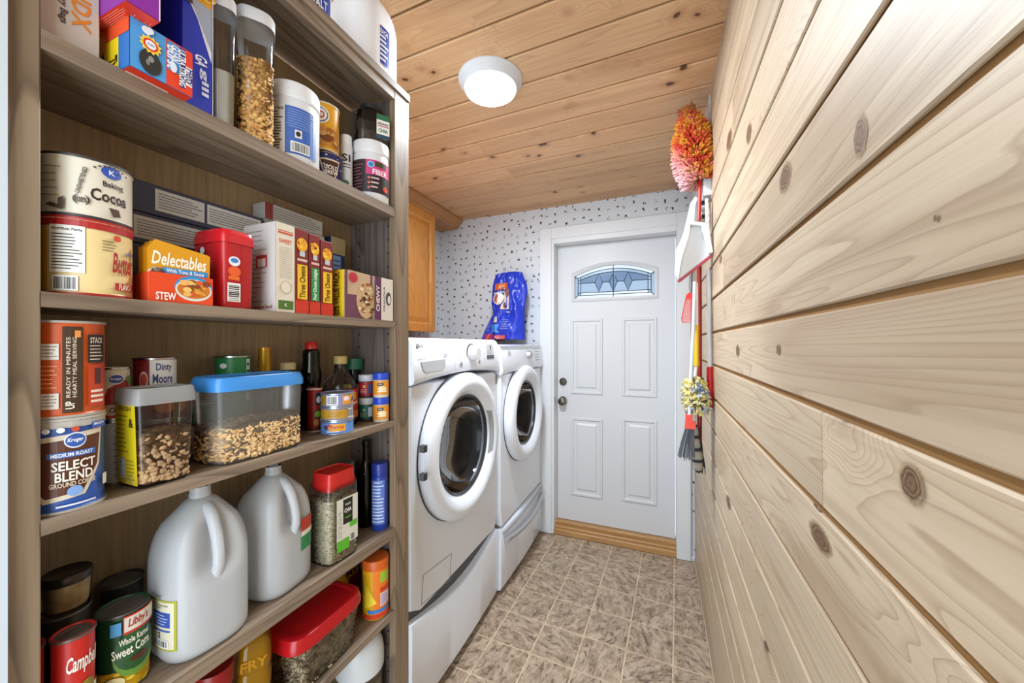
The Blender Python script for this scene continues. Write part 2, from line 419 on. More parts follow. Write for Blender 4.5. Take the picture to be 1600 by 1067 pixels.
# ceiling
ce = struct('ceiling', B(-1.7, 0.24, -0.5, 2.6, ZC+0.012, ZC+0.05), GROOVEC)
cp = 0.139; sk = -0.032
k = -11
while True:
    y0 = 1.165+cp*k; 
    if y0 > 2.62: break
    y1 = y0+cp-0.007; k += 1
    def Y(yy, x): return min(yy+sk*(x+0.9), 2.53)
    xs = [-1.66, 0.2] if R_.random() < 0.65 or y0 > 2.4 else [-1.66, R_.uniform(-1.2, -0.3), 0.2]
    for a, b in zip(xs[:-1], xs[1:]):
        b2 = b-0.001
        if Y(y1, a)-Y(y0, a) < 0.01 : continue
        bm = NB(); cx, cy = (a+b)/2, (y0+y1)/2; e = 0.004
        def ring(z, ins): return [bm.verts.new((x-cx, Y(yy, x)-cy, z)) for x, yy in ((a, y0+ins), (b2, y0+ins), (b2, y1-ins), (a, y1-ins))]
        r0 = ring(ZC+0.011-ZC, 0); r1 = ring(0.003, 0); r2 = ring(0.0, e)
        for p_, q_ in ((r0, r1), (r1, r2)):
            for t in range(4): bm.faces.new((p_[t], p_[(t+1) % 4], q_[(t+1) % 4], q_[t]))
        bm.faces.new(r2)
        o = obj('plank', bm, PINE_C, ce, smooth=False); o.location = (cx, cy, ZC)
# right wall, boards
wr = struct('wall_right', B(0.0062, 0.05, -0.5, 2.52, 0.0, ZC+0.06), GROOVE)
wr.location = (XR, 0, 0); wr.rotation_euler = (0, -math.atan(0.020/2.3), 0)
bounds = [0.171+0.1265*i for i in range(0, 8)]
zs = sorted([H+b for b in ([0.043, -0.081, -0.2095]+[-0.2095-0.125*i for i in range(1, 10)]+bounds)])
zs = [z for z in zs if 0.0 < z < ZC-0.02]
zs = [0.002]+zs+[ZC+0.02]
for i in range(len(zs)-1):
    z0, z1 = zs[i]+0.0045, zs[i+1]-0.0045
    zm = (z0+z1)/2-H
    if -0.21 < zm < -0.08: js = [-0.48, 0.572, 1.6]
    elif 0.04 < zm < 0.17: js = [-0.48, 1.14, 1.6]
    elif zm > 0.17: js = [-0.48, R_.choice([-.2, 0.0, 0.1]), R_.choice([1.14, 1.25, 1.33]), 1.6]
    elif zm > -0.08: js = [-0.48, -0.3, 1.6]
    elif zm > -0.35: js = [-0.48, 1.06]
    else: js = [-0.48, R_.uniform(0.6, 1.4)]
    js.append(2.5)
    if zm > 0.62: js = js[:-1]
    for a, b in zip(js[:-1], js[1:]):
        m_ = 0.0008; hgt = z1-z0; ln = b-a-2*m_
        bm = NB(); e = 0.002
        pr = R_.uniform(0, 0.0012)
        box(bm, -pr, 0.006, -ln/2, ln/2, -hgt/2, hgt/2)
        o = obj('plank', bm, PINE_R, wr, smooth=False); o.location = (0, (a+b)/2, (z0+z1)/2)
        md = o.modifiers.new('bevel', 'BEVEL'); md.width = 0.0022; md.segments = 1
KN = NT('knot_wood'); tc = KN.n('ShaderNodeTexCoord'); ml = KN.n('ShaderNodeVectorMath', operation='LENGTH'); KN.l(tc.outputs['Object'], ml.inputs[0])
nk = KN.n('ShaderNodeTexNoise', i_Scale=3.0, i_Detail=3.0); KN.l(tc.outputs['Object'], nk.inputs['Vector'])
dd = KN.math('ADD', ml.outputs['Value'], KN.math('MULTIPLY', KN.math('SUBTRACT', nk.outputs[0], .5), .35))
KN.l(KN.ramp(dd, [(0, lin('#5a3f2c')), (.25, lin('#7a5638')), (.38, lin('#46301f')), (.5, lin('#8a6846')), (.62, lin('#4a3424')), (.8, lin('#a98d6c'))]), KN.b.inputs['Base Color'])
KN.l(KN.ramp(dd, [(.70, g(1)), (.98, g(0))]), KN.b.inputs['Alpha']); KN.b.inputs['Roughness'].default_value = .5
for (px, py, pw, ph) in ((1350, 212, 26, 74), (1425, 755, 46, 70), (1281, 840, 40, 44), (1231, 277, 22, 50), (1174, 208, 9, 34), (1143, 218, 10, 30), (1217, 546, 7, 20), (1153, 548, 6, 22), (1136, 784, 7, 22), (1467, 340, 8, 14), (1274, 790, 9, 9), (1128, 405, 5, 14)):
    q0, q1 = ptX(px-pw/2, py, XR-.012), ptX(px+pw/2, py, XR-.012); q = (q0+q1)/2; hz = ph/F*depth(q.x, q.y)/2; hy_ = abs(q0.y-q1.y)/2
    bm = NB(); bm.faces.new([bm.verts.new((0, math.cos(2*PI*i/20), math.sin(2*PI*i/20))) for i in range(20)])
    o = obj('knot', bm, KN.m, wr, smooth=False); o.location = (-.0016, q.y, zat(py, XR-.012, q.y)); o.scale = (1, hy_, hz)
obj('white_panel', B(-0.002, 0.006, 1.604, 2.5, H+0.60, ZC-0.002), TRIMW, wr, smooth=False, label='white painted strip of the wall above the last boards')
# far wall with door opening
wb = NB()
DX0, DX1, DZT = -0.711, 0.0954, H+0.737
box(wb, -1.66, DX0, YW, YW+0.12, 0, ZC+0.03); box(wb, DX1, 0.22, YW, YW+0.12, 0, ZC+0.03); box(wb, DX0, DX1, YW, YW+0.12, DZT, ZC+0.03)
struct('wall_back', wb, PAPER, smooth=False)
struct('wall_left', B(XLW-0.06, XLW, 0.9, YW, 0, ZC+0.03), PAPER, smooth=False)
bb = NB(); box(bb, 0.176, 0.197, YW-0.012, YW, 0.004, 0.03, 0.002); struct('baseboard_back', bb, TRIMW)
struct('trim_4', B(-1.62, -1.0, YW-0.004, YW, 1.37, 1.40), TRIMW, smooth=False) if False else None
# seam strip at wallpaper/ceiling
# near white wall edge left of the pantry
wn = NB(); box(wn, -0.86, -0.6395, -0.3, 0.134, 0, ZC+0.02); box(wn, -0.6395, -0.632, -0.3, 0.1585, 0, ZC+0.02); struct('wall_left_near', wn, mat('#c9d3dc', 0.5), smooth=False)
# ------------------------------------------------------------ door
casing = NB()
for (a, b) in ((-0.798, DX0), (DX1, 0.1745)): box(casing, a, b, 2.498, YW, 0.004, DZT+0.0795, 0.003)
box(casing, DX0, DX1, 2.498, YW, DZT, DZT+0.0795, 0.003)
struct('trim_1', casing, TRIMW, smooth=False)
jb = NB(); YD = 2.60
box(jb, DX0-0.001, -0.695, 2.506, YD+0.05, 0.004, DZT, 0.002); box(jb, 0.0925, DX1+0.001, 2.506, YD+0.05, 0.004, DZT, 0.002); box(jb, -0.695, 0.0925, 2.506, YD+0.05, DZT-0.034, DZT+0.002, 0.002)
struct('trim_2', jb, TRIMW, smooth=False)
d1 = bpy.data.objects.new('door_1', None); C.objects.link(d1); d1['kind'] = 'structure'; d1.location = (-0.3, YD, 0)
def dm(px, py):
    p = ptY(px, py, YD); return p.x+0.3, p.z
DT = H+0.70; DB = 0.078; DL, DR = -0.392, 0.390
# slab built round the arched opening
gx0, _ = dm(897, 460); gx1, _ = dm(1024, 460); gc = (gx0+gx1)/2; gw = (gx1-gx0)/2
gb = (dm(897, 467)[1]+dm(1024, 462)[1])/2; ga = dm(957, 413)[1]; gs_ = (dm(898, 431)[1]+dm(1022, 424)[1])/2
def arch(a, ins=0.0): # top of the glass at a in [-gw,gw]
    return ga-(ga-gs_)*(a/gw)**2-ins
N = 16
slab = NB()
fx = lambda a, b, d: (a, d, b)
xs = [gc-gw+2*gw*i/N for i in range(N+1)]
prism(slab, [(DL, DB), (DR, DB), (DR, gb), (DL, gb)], fx, 0, 0.04)
prism(slab, [(DL, gb), (gc-gw, gb), (gc-gw, DT), (DL, DT)], fx, 0, 0.04)
prism(slab, [(gc+gw, gb), (DR, gb), (DR, DT), (gc+gw, DT)], fx, 0, 0.04)
for i in range(N):
    prism(slab, [(xs[i], arch(xs[i]-gc)), (xs[i+1], arch(xs[i+1]-gc)), (xs[i+1], DT), (xs[i], DT)], fx, 0, 0.04)
obj('slab', slab, DOORW, d1, smooth=False)
# raised frame round the glass
fr = NB()
o1 = [(gc-gw-.018, gb-.02), (gc+gw+.018, gb-.02)]+[(gc+gw+.018-(2*gw+.036)*i/N, arch((gw-2*gw*i/N))+.02) for i in range(N+1)]
i1 = [(gc-gw+.004, gb+.004), (gc+gw-.004, gb+.004)]+[(gc+gw-.004-(2*gw-.008)*i/N, arch((gw-2*gw*i/N))-.004) for i in range(N+1)]
mid = [((a[0]*.5+b[0]*.5), (a[1]*.5+b[1]*.5)) for a, b in zip(o1, i1)]
rr = [[fr.verts.new((a, d, b)) for a, b in ring] for ring, d in ((o1, 0.0), (o1, -0.006), (mid, -0.013), (i1, -0.005), (i1, 0.012))]
for r0, r1 in zip(rr[:-1], rr[1:]):
    for i in range(len(r0)): fr.faces.new((r0[i], r0[(i+1) % len(r0)], r1[(i+1) % len(r0)], r1[i]))
lite = obj('glass_frame', fr, DOORW, d1, ang=50)
GL1 = thin('textured_door_glass', '#b9c6d2', 0.35, 0.2, 0.9, '#c3ccd6'); GL2 = thin('pale_bevel_glass', '#e6ebf0', 0.4, 0.1, 0.9, '#e8ecf0'); GL3 = thin('blue_grey_glass', '#8fa3b8', 0.35, 0.15, 0.9, '#9fb0c2')
def pane(pts, m, inset=0.0015):
    cx = sum(p[0] for p in pts)/len(pts); cy = sum(p[1] for p in pts)/len(pts)
    obj('pane', prism(NB(), pts, fx, 0.012, 0.016), m, lite, smooth=False)
def ar(a0, a1, i0, i1, n=6):
    A = [a0+(a1-a0)*i/n for i in range(n+1)]
    return [(gc+a, arch(a, i0)) for a in A]+[(gc+a, arch(a, i1)) for a in reversed(A)]
b1, b2 = gb+0.024, gb+0.042; c1, c2 = gw-0.026, gw-0.046
for s in (-1, 1):
    pane(ar(0, s*gw, 0, 0.026), GL2); pane(ar(0, s*c1, 0.026, 0.048), GL1)
    pane([(gc+s*gw, gb), (gc+s*gw, arch(gw)), (gc+s*c1, arch(c1, .026)), (gc+s*c1, b1)], GL1)
    pane([(gc, gb), (gc+s*gw, gb), (gc+s*c1, b1), (gc, b1)], GL2)
    pane([(gc+s*c1, b1), (gc+s*c1, arch(c1, .048)), (gc+s*c2, arch(c2, .048)), (gc+s*c2, b1)], GL1)
    pane([(gc, b1), (gc+s*c2, b1), (gc+s*c2, b2), (gc, b2)], GL2)
zm = (b2+arch(0, .048))/2
dxs = [-0.098, 0, 0.098]; dh = (arch(0, .048)-b2)/2; dw = 0.027
for d in dxs:
    for q in ((-1, 1), (1, 1), (-1, -1), (1, -1)):
        pass
    pane([(gc+d-dw, zm), (gc+d, zm-dh*.98), (gc+d+dw, zm), (gc+d, zm+dh*.92)], mat('#c8d0d8', 0.15) if False else GL3)
edges = [-c2]+[v for d in dxs for v in (d,)]+[c2]
for a0, a1 in zip(edges[:-1], edges[1:]):
    l0 = a0+(dw if a0 != -c2 else 0); l1 = a1-(dw if a1 != c2 else 0)
    n = 4; A = [a0+(a1-a0)*i/n for i in range(n+1)]
    pane([(gc+l0, zm), (gc+l1, zm)]+[(gc+a, max(arch(a, .048), zm+dh*.92 if a in dxs else 0) if a in dxs else arch(a, .048)) for a in reversed(A)], GL3)
    pane([(gc+l0, zm), (gc+a0, b2), (gc+a1, b2), (gc+l1, zm)], GL1)
cm_ = NB(); r_ = 0.0024
def came(pts): tube(cm_, [(a, 0.0105, b) for a, b in pts], r_, 6)
def aline(w_, ins, n=14): return [(gc-w_+2*w_*i/n, arch(-w_+2*w_*i/n, ins)) for i in range(n+1)]
came(aline(gw, 0.001)); came(aline(c1, .026)); came(aline(c1, .048))
came([(gc, gb), (gc, arch(0))]); came([(gc-c1, b1), (gc+c1, b1)]); came([(gc-c1, b2), (gc+c1, b2)]); came([(gc-gw, gb+.002), (gc+gw, gb+.002)])
for s in (-1, 1):
    came([(gc+s*gw, gb), (gc+s*gw, arch(gw))]); came([(gc+s*c1, b1), (gc+s*c1, arch(c1, .026))]); came([(gc+s*c2, b1), (gc+s*c2, arch(c2, .026))])
    came([(gc+s*gw, gb), (gc+s*c1, b1)]); came([(gc+s*gw, arch(gw)), (gc+s*c1, arch(c1, .026))])
came([(gc-c1, zm), (gc+dxs[0]-dw, zm)]); came([(gc+dxs[0]+dw, zm), (gc+dxs[1]-dw, zm)]); came([(gc+dxs[1]+dw, zm), (gc+dxs[2]-dw, zm)]); came([(gc+dxs[2]+dw, zm), (gc+c1, zm)])
for d in dxs: came([(gc+d-dw, zm), (gc+d, zm-dh), (gc+d+dw, zm), (gc+d, zm+dh*.92), (gc+d-dw, zm)])
obj('lead_came', cm_, BLACK, lite)
for (l, r, t, b, b_) in ((892, 942, 498, 616, 0), (972, 1027, 496, 620, 0), (892, 942, 653, 776, 0), (972, 1027, 655, 786, 0)):
    x0 = dm(l, 600)[0]; x1 = dm(r, 600)[0]; zt = dm((l+r)/2, t)[1]; zb = dm((l+r)/2, b)[1]
    pb = NB()
    rings = []
    for ins, d in ((0, 0.0), (0.004, -0.0085), (0.016, -0.0085), (0.022, -0.001), (0.040, -0.001), (0.052, -0.0075)):
        rings.append([pb.verts.new((a, d, c)) for a, c in ((x0+ins, zb+ins), (x1-ins, zb+ins), (x1-ins, zt-ins), (x0+ins, zt-ins))])
    for r0, r1 in zip(rings[:-1], rings[1:]):
        for i in range(4): pb.faces.new((r0[i], r0[(i+1) % 4], r1[(i+1) % 4], r1[i]))
    pb.faces.new(rings[-1])
    obj('panel', pb, DOORW, d1, smooth=False)
MY = Matrix.Rotation(PI/2, 4, 'X')
def knob_at(px, py, prof, name):
    x, z = dm(px, py); bm = NB(); cyl(bm, prof, 24, M=Matrix.Translation((x, 0, z)) @ MY); return obj(name, bm, NICK, d1)
knob_at(880, 596, [(0, .027), (.008, .027), (.012, .022), (.018, .021), (.019, .012)], 'deadbolt')
knob_at(880, 626, [(0, .032), (.005, .031), (.008, .013), (.026, .012), (.032, .022), (.044, .028), (.056, .025), (.062, .012)], 'door_knob')
ts = NB(); box(ts, -0.7, 0.094, 2.505, 2.60, 0.004, 0.04, 0.003); box(ts, -0.7, 0.094, 2.53, 2.62, 0.04, 0.052, 0.003); box(ts, -0.7, 0.094, 2.56, 2.66, 0.052, 0.074, 0.003)
struct('trim_3', ts, OAKH, smooth=False)
# ------------------------------------------------------------ ceiling light
lt = thing('ceiling_light', 'round white flush ceiling light glowing on the pine ceiling', 'light', (-0.578, 1.220, ZC))
obj('trim_ring', CY([(0, .117), (-.004, .117), (-.010, .112), (-.030, .097), (-.033, .094)], seg=56, cap1=False), mat('#c8ccd0', 0.4), lt)
w = NT('lit_diffuser'); w.b.inputs['Emission Color'].default_value = (1, 1, 1, 1); w.b.inputs['Emission Strength'].default_value = 3.0
obj('diffuser', CY([(-.030, .094), (-.038, .093), (-.042, .08)], seg=56), w.m, lt)
# ------------------------------------------------------------ pantry
XS = -0.64; XB = -0.805; YI0, YI1, YO = 0.183, 0.771, 0.829
ST, S1, S2, S3, S4, S5, S6 = [H+v for v in (0.682, 0.352, 0.0584, -0.199, -0.478, -0.692, -0.94)]
pn = thing('pantry_shelf', 'tall open pantry shelf unit in taupe stained wood filled with groceries', 'shelf', (0, 0, 0))
YL, YR = 0.150, 0.786
obj('side_panel', B(XB, XS-0.0185, YR, YR+0.016, 0.0, ST-0.03), GREYV, pn, smooth=False)
obj('side_panel', B(XB, XS-0.0185, YL-0.014, YL, 0.0, ST-0.03), GREYV, pn, smooth=False)
obj('back_panel', B(XB-0.01, XB, YL-0.014, YR+0.016, 0.0, ST-0.03), BACKW, pn, smooth=False)
obj('stile', B(XS-0.018, XS, YI1, YO, 0.0, ST-0.022, 0.0015), TAUPEV, pn, smooth=False)
obj('stile', B(XS-0.018, XS, 0.1595, YI0, 0.0, ST-0.022, 0.0015), TAUPEV, pn, smooth=False)
obj('top_board', B(XB-0.01, XS+0.003, 0.1595, YO+0.002, ST-0.022, ST, 0.002), TAUPE, pn, smooth=False)
obj('top_rail', B(XS-0.018, XS-0.0005, YI0, YI1, ST-0.047, ST-0.022, 0.001), TAUPE, pn, smooth=False)
for z, tk in ((S1, .022), (S2, .017), (S3, .016), (S4, .025), (S5, .017), (S6, .018), (H-1.24, .02)):
    obj('shelf', prism(NB(), [(XB, YL), (XS-.0188, YL), (XS-.0188, YI0), (XS-.0005, YI0), (XS-.0005, YI1), (XS-.0188, YI1), (XS-.0188, YR), (XB, YR)], lambda a, b, d: (a, b, d), z-tk, z), TAUPE, pn, smooth=False)
ST, S1, S2, S3, S4, S5, S6 = [v+.0004 for v in (ST, S1, S2, S3, S4, S5, S6)]
hb = NB()
for x in (XB+0.03, XS-0.034):
    for i in range(46):
        z = 0.25+i*0.036
        M = Matrix.Translation((x, YR-0.0001, z)) @ Matrix.Rotation(PI/2, 4, 'X')
        loft(hb, [(0, .0026, .0026), (.0006, .0026, .0026)], 8, M=M)
obj('peg_holes', hb, mat('#1b1715', 0.8), pn, kind='stuff')

# ------------------------------------------------------------ product builders
LOG = []
def face_z(s): return s
def place_cyl(name, label, cat, pl, pr, xf, ytop, zb, twist=0.0, group=None, ztop=None):
    x, y, R = rnd(pl, pr, xf)
    zt = zat(ytop, x, y) if ztop is None else ztop
    t = thing(name, label, cat, (x, y, zb), to_cam(x, y)+twist, group)
    LOG.append((name, round(x, 3), round(y, 3), round(R, 3), round(zt-zb, 3)))
    return t, R, zt-zb
def tin(t, R, h, body, rim=TIN, lid=None, lidh=0.0):
    e = 0.0012
    obj('body', CY([(0.001, R-.003), (0.0, R), (.003, R), (.0045, R-e), (h-.0045, R-e), (h-.003, R), (h, R), (h, R-.002), (h-.003, R-.003)]), [mat(body, .4) if isinstance(body, str) else body], t)
    if lid: obj('lid', CY([(h-lidh, R+.0012), (h-.001, R+.0012), (h+.0015, R-.002), (h+.0015, R-.005), (h-.0004, R-.007)]), lid if not isinstance(lid, str) else mat(lid, .35), t)
    else:
        obj('lid', CY([(h-.002, R-.0015), (h-.0026, R-.004), (h-.0016, R-.006), (h-.0024, R-.008), (h-.0024, R*.66), (h-.0016, R*.63), (h-.0016, R*.60), (h-.0024, R*.57), (h-.0024, R*.1)]), rim, t)
        for z in (0.0, h-.003): obj('rim', CY([(z, R-.0005), (z, R+.0004), (z+.003, R+.0004), (z+.003, R-.0005)], cap0=False, cap1=False), rim, t)
    return R-e+0.0002
def pack(name, label, cat, pl, pr, xf, ytop, zb, back=None, dep=None, col='#ffffff', ztop=None, group=None, rz=0, rough=.5):
    """box with its face flush to the aisle; pl..pr are the edges of that face"""
    y0 = ptX(pl, 500, xf).y; y1 = ptX(pr, 500, xf).y
    zt = zat(ytop, xf, (y0+y1)/2) if ztop is None else ztop
    t = thing(name, label, cat, (xf-dep/2, (y0+y1)/2, zb), rz, group)
    w_, d_, h = (y1-y0), dep, zt-zb
    LOG.append((name, round(xf-dep/2, 3), round((y0+y1)/2, 3), round(w_, 3), round(h, 3)))
    obj('carton', B(-d_/2, d_/2, -w_/2, w_/2, 0, h, 0.001), mat(col, rough), t, smooth=False)
    return t, w_, d_, h
def abin(l, c, r, xf, ytop, zb, name, label, cat, body, lidm, n=7, lidover=1.05, taper=.95, lidf=.9, lidh_in=.004, rot=0.0, dep=None):
    """container square to the shelf; side face l..c, aisle face c..r"""
    y0 = ptX(c, 500, xf).y; y1 = ptX(r, 500, xf).y; d = ray(l); xb = y0/d[1]*d[0]
    dep = dep or min(xf-xb, xf-XB-.012); a, b = dep/2, (y1-y0)/2; x, y = xf-a, (y0+y1)/2
    h = zat(ytop, x, y)-zb; t = thing(name, label, cat, (x, y, zb), rot); LOG.append((name, x, y, a, b, h))
    obj('bin', L([(0, a*taper*.94, b*taper*.96, n), (.004, a*taper, b*taper, n), (h*lidf, a, b, n)], seg=72, cap1=False), body, t)
    obj('lid', L([(h*lidf-.009, a*lidover, b*lidover, n), (h*lidf+.002, a*lidover, b*lidover, n), (h-lidh_in*.4, a*(lidover-.06), b*(lidover-.05), n), (h, a*(lidover-.10), b*(lidover-.08), n), (h, a*.8, b*.86, n), (h-.003, a*.76, b*.83, n)], seg=72, cap0=False), lidm, t)
    return t, a, b, h
def crumbs(name, parent, n, pos, size, m, kind='oval', seg=None):
    """heap of small pieces joined into one part"""
    rr = random.Random(n+len(name)); V = []; Fc = []
    tb = NB()
    if kind == 'ring':
        ms = []
        for i in range(8):
            for j in range(4):
                a, b = 2*PI*i/8, 2*PI*j/4
                ms.append(Vector(((1+.45*math.cos(b))*math.cos(a), (1+.45*math.cos(b))*math.sin(a), .45*math.sin(b)))*.7)
        fs = [(i*4+j, ((i+1) % 8)*4+j, ((i+1) % 8)*4+(j+1) % 4, i*4+(j+1) % 4) for i in range(8) for j in range(4)]
    else:
        bmesh.ops.create_icosphere(tb, subdivisions=1, radius=1.0)
        tb.verts.index_update(); ms = [v.co.copy() for v in tb.verts]; fs = [tuple(v.index for v in f.verts) for f in tb.faces]
        sc = {'oval': (1, .72, .6), 'peanut': (1.35, .75, .75), 'grain': (1.4, .4, .4), 'disc': (1, .88, .62)}[kind]
        ms = [Vector((v.x*sc[0], v.y*sc[1], v.z*sc[2])) for v in ms]
    tb.free()
    for i in range(n):
        p = pos(rr); s = size*(0.8+.4*rr.random())
        q = Matrix.Rotation(rr.uniform(0, 6.28), 3, 'Z') @ Matrix.Rotation(rr.uniform(0, 6.28), 3, 'X')
        b = len(V); V += [q @ (v*s)+Vector(p) for v in ms]; Fc += [tuple(b+k for k in f) for f in fs]
    me = bpy.data.meshes.new(name); me.from_pydata([tuple(v) for v in V], [], Fc); me.materials.append(m); me.shade_smooth()
    o = bpy.data.objects.new(name, me); C.objects.link(o); o.parent = parent; o['kind'] = 'stuff'; return o
def shell(hx, hy, z0, z1, n=2.0, topw=0.35):
    """positions just inside the wall of a container or on the top of the heap"""
    def f(r):
        a = r.uniform(0, 2*PI); c, q = math.cos(a), math.sin(a)
        k = (abs(c)**n+abs(q)**n)**(-1.0/n)
        if r.random() < topw: s = math.sqrt(r.random()); return (hx*c*k*s, hy*q*k*s, z1+r.uniform(-.003, .002))
        s = r.uniform(.93, 1.0); return (hx*c*k*s, hy*q*k*s, r.uniform(z0, z1))
    return f
CER = noisy('toasted_cereal', '#cfa56e', '#e6c592', 60, .7, '#f0d8ab'); NUT = noisy('peanut_tan', '#c9954f', '#e8ba72', 60, .6, '#f3d69a')
KIB = noisy('kibble_brown', '#9a7c5c', '#bd9a72', 50, .8, '#d0b28a'); RICE = noisy('rice_white', '#c4b796', '#d8cdb0', 80, .6); BEAN = noisy('mixed_beans', '#7a6248', '#d8c6a2', 70, .6, '#efe2c6')
FLOUR = mat('#d6cdbb', .9); CHIA = noisy('dark_seed', '#3b2f28', '#5e4d42', 200, .8)
# ------------------------------------------------------------ top of the pantry
x, y, R = rnd(519, 612, -0.66); 
def jug(name, label, cat, x, y, R, zb, h, rot, m, cap=None, group=None, slim=1.0, liquid=None):
    t = thing(name, label, cat, (x, y, zb), rot, group); ha = 0.0
    def warp(co, a):
        da = (a-ha+PI) % (2*PI)-PI; zf = co.z/h
        if abs(da) < .62 and .42 < zf < .93:
            w1 = .5+.5*math.cos(da/.62*PI); w2 = .5-.5*math.cos((zf-.42)/.51*2*PI) if zf < .93 else 0
            k = 1-.35*(w1**.6)*min(1, w2*1.6); return Vector((co.x*k, co.y*k, co.z))
        return co
    r = R
    secs = [(0.003*h, .80*r), (0, .88*r), (.015*h, .955*r), (.05*h, r), (.50*h, r), (.56*h, .995*r), (.62*h, .97*r), (.68*h, .925*r), (.74*h, .85*r), (.79*h, .75*r), (.84*h, .62*r), (.88*h, .48*r), (.91*h, .36*r), (.925*h, .28*r), (.93*h, .24*r), (.945*h, .26*r), (.955*h, .235*r), (1.0*h, .235*r)]
    fine = []
    for a, b in zip(secs[:-1], secs[1:]):
        k = max(1, int((b[0]-a[0])/(.03*h)))
        for i in range(k): fine.append((a[0]+(b[0]-a[0])*i/k, a[1]+(b[1]-a[1])*i/k))
    fine.append(secs[-1])
    obj('bottle', L([(z, q, q*slim, 3.2 if z < .8*h else 2.2) for z, q in fine], seg=64, warp=warp, cap1=cap is not None), m, t, ang=60)
    obj('handle', tube(NB(), [(r*.25, 0, .885*h), (r*.42, 0, .875*h), (r*.60, 0, .835*h), (r*.76, 0, .77*h), (r*.88, 0, .69*h), (r*.95, 0, .60*h), (r*.95, 0, .53*h), (r*.84, 0, .455*h)], [r*.13, r*.15, r*.155, r*.15, r*.14, r*.135, r*.14, r*.15], 12), m, t)
    if False: obj('water', L([(.006*h, .85*r, .85*r*slim, 3.2), (.05*h, .97*r, .97*r*slim, 3.2), (.48*h, .97*r, .97*r*slim, 3.2), (liquid*h, .96*r if liquid < .6 else .82*r, .96*r*slim if liquid < .6 else .82*r*slim, 3.2)], seg=48, warp=warp), liquid_m, t)
    if cap: obj('cap', CY([(.965*h, .3*r), (1.03*h, .3*r), (1.035*h, .26*r)]), cap, t)
    LOG.append((name, round(x, 3), round(y, 3), round(R, 3), round(h, 3)))
    return t
liquid_m = thin('water_in_jug', '#dfe6ea', 0.25, 0.1, 0.5, '#c4ccd2')
bx, by, bR = rnd(517, 615, -0.655)
bl = jug('bleach_jug', 'white bleach jug with red cap standing on top of the pantry shelf unit', 'jug', bx, by, bR*.97, ST, .262, to_cam(bx, by)+2.4, mat('#e6e8ec', .35), mat('#b5321f', .4))
p = Print(on_cyl(bR*1.0), step=.01); a = -2.4*bR+.045
p.rect(a-.02, a+.028, .03, .125, '#2b3f9e').poly([(a-.02, .10), (a+.0, .125), (a-.02, .125)], '#c93a28').lines(a-.014, a+.024, .035, .105, 6, '#e5e8f0', .5).text('BLEACH', a+.004, .112, .012, '#f0f0f0', .034)
p.done(bl)
t, R, h = place_cyl('white_jar', 'small white and blue jar at the top edge of the frame beside the bleach jug', 'jar', 474, 518, -0.68, -20, ST)
obj('body', CY([(0, R*.95), (.01, R), (h*.8, R), (h*.86, R*.9), (h, R*.9)]), mat('#dfe3ea', .35), t); PC(R).rect(-.02, .03, .02, h*.75, '#2c48a8').text('SALT', .005, h*.5, .02, '#e8e8e8', .03).done(t)
# ------------------------------------------------------------ shelf one (cereals)
t, w_, d_, h = pack('garbage_bag_roll_pack', 'off-white paper pack with orange lettering at the left end of the top shelf', 'pack', 30, 156, -0.660, 0, S1, dep=.13, col='#c4b8aa', ztop=ST-.06)
sl = lambda px: ptX(px, 0, -.65).y-t.location.y
p = PF(d_/2); p.text('HDX', sl(133), .058, .016, '#d98324', .05, -PI/2).text('Heavy Bags', sl(104), .052, .008, '#4a4038', .045, -PI/2).lines(sl(72), sl(90), .05, .12, 4, '#a89a8a', .2)
p.done(t)
t, w_, d_, h = pack('trash_bag_box', 'blue and orange box of trash bags overhanging the top shelf edge', 'box', 203, 300, -0.622, 56, S1, dep=.16, col='#3f8fd4')
p = PF(d_/2); W2 = w_/2
p.rect(-W2, W2, 0, h, '#4d9bdb').rect(.1*W2, W2, 0, h, '#e2401f').rect(.16*W2, .55*W2, h*.35, h*.97, '#3b95dc').rect(.55*W2, .74*W2, h*.10, h*.97, '#20307e').text('ULTRA STRONG', .645*W2, h*.53, .008, '#ffffff', h*.8, -PI/2)
p.rect(.76*W2, W2, h*.62, h*.97, '#dd3c26').rect(.76*W2, W2*.98, h*.2, h*.62, '#f2efe8').text('Hefty', .87*W2, h*.41, .014, '#2a3580', h*.36, -PI/2).text('CLEAN', .40*W2, h*.75, .010, '#f4f4f4', h*.35, -PI/2).text('burst', .26*W2, h*.62, .01, '#f4f4f4', h*.5, -PI/2)
p.ell(-.42*W2, h*.26, .0115, .016, '#2c2d2c').ell(-.40*W2, h*.33, .003, .004, '#8a8a88').ell(-.5*W2, h*.24, .002, .004, '#7a7a78')
st = [( -.42*W2+(.012 if k % 2 else .009)*math.cos(k*PI/12), h*.62+(.012 if k % 2 else .009)*math.sin(k*PI/12)) for k in range(24)]
p.poly(st, '#f5d33a').ell(-.42*W2, h*.62, .0078, .0078, '#d8372c').ell(-.42*W2, h*.62, .0055, .0055, '#e9edf2').text('SUN', -.42*W2, h*.62, .0025, '#2b3f9e', .007).ell(-.55*W2, h*.87, .005, .005, '#e8f0f6').ell(-.45*W2, h*.90, .004, .004, '#e8f0f6').ell(.30*W2, h*.42, .004, .007, '#dbe9f4')
p.done(t)
p = PL(-(-w_/2)-w_ if False else -w_/2); p.f = (lambda s, v, o, yy=-w_/2: (s, yy-o, v))
p.rect(-d_/2, d_/2, 0, h, '#2a6fb8').rect(d_*.12, d_*.34, 0, h*.7, '#efd21f').text('XL', d_*.23, h*.2, .03, '#1a1a1a', .018, PI/2).rect(-d_*.1, d_/2, h*.7, h, '#e0532a').ell(0, h*.72, .024, .022, '#e9a23c').ell(0, h*.72, .015, .014, '#ded6d2').ell(-.01, h*.3, .006, .02, '#dfe9f2')
p.done(t)
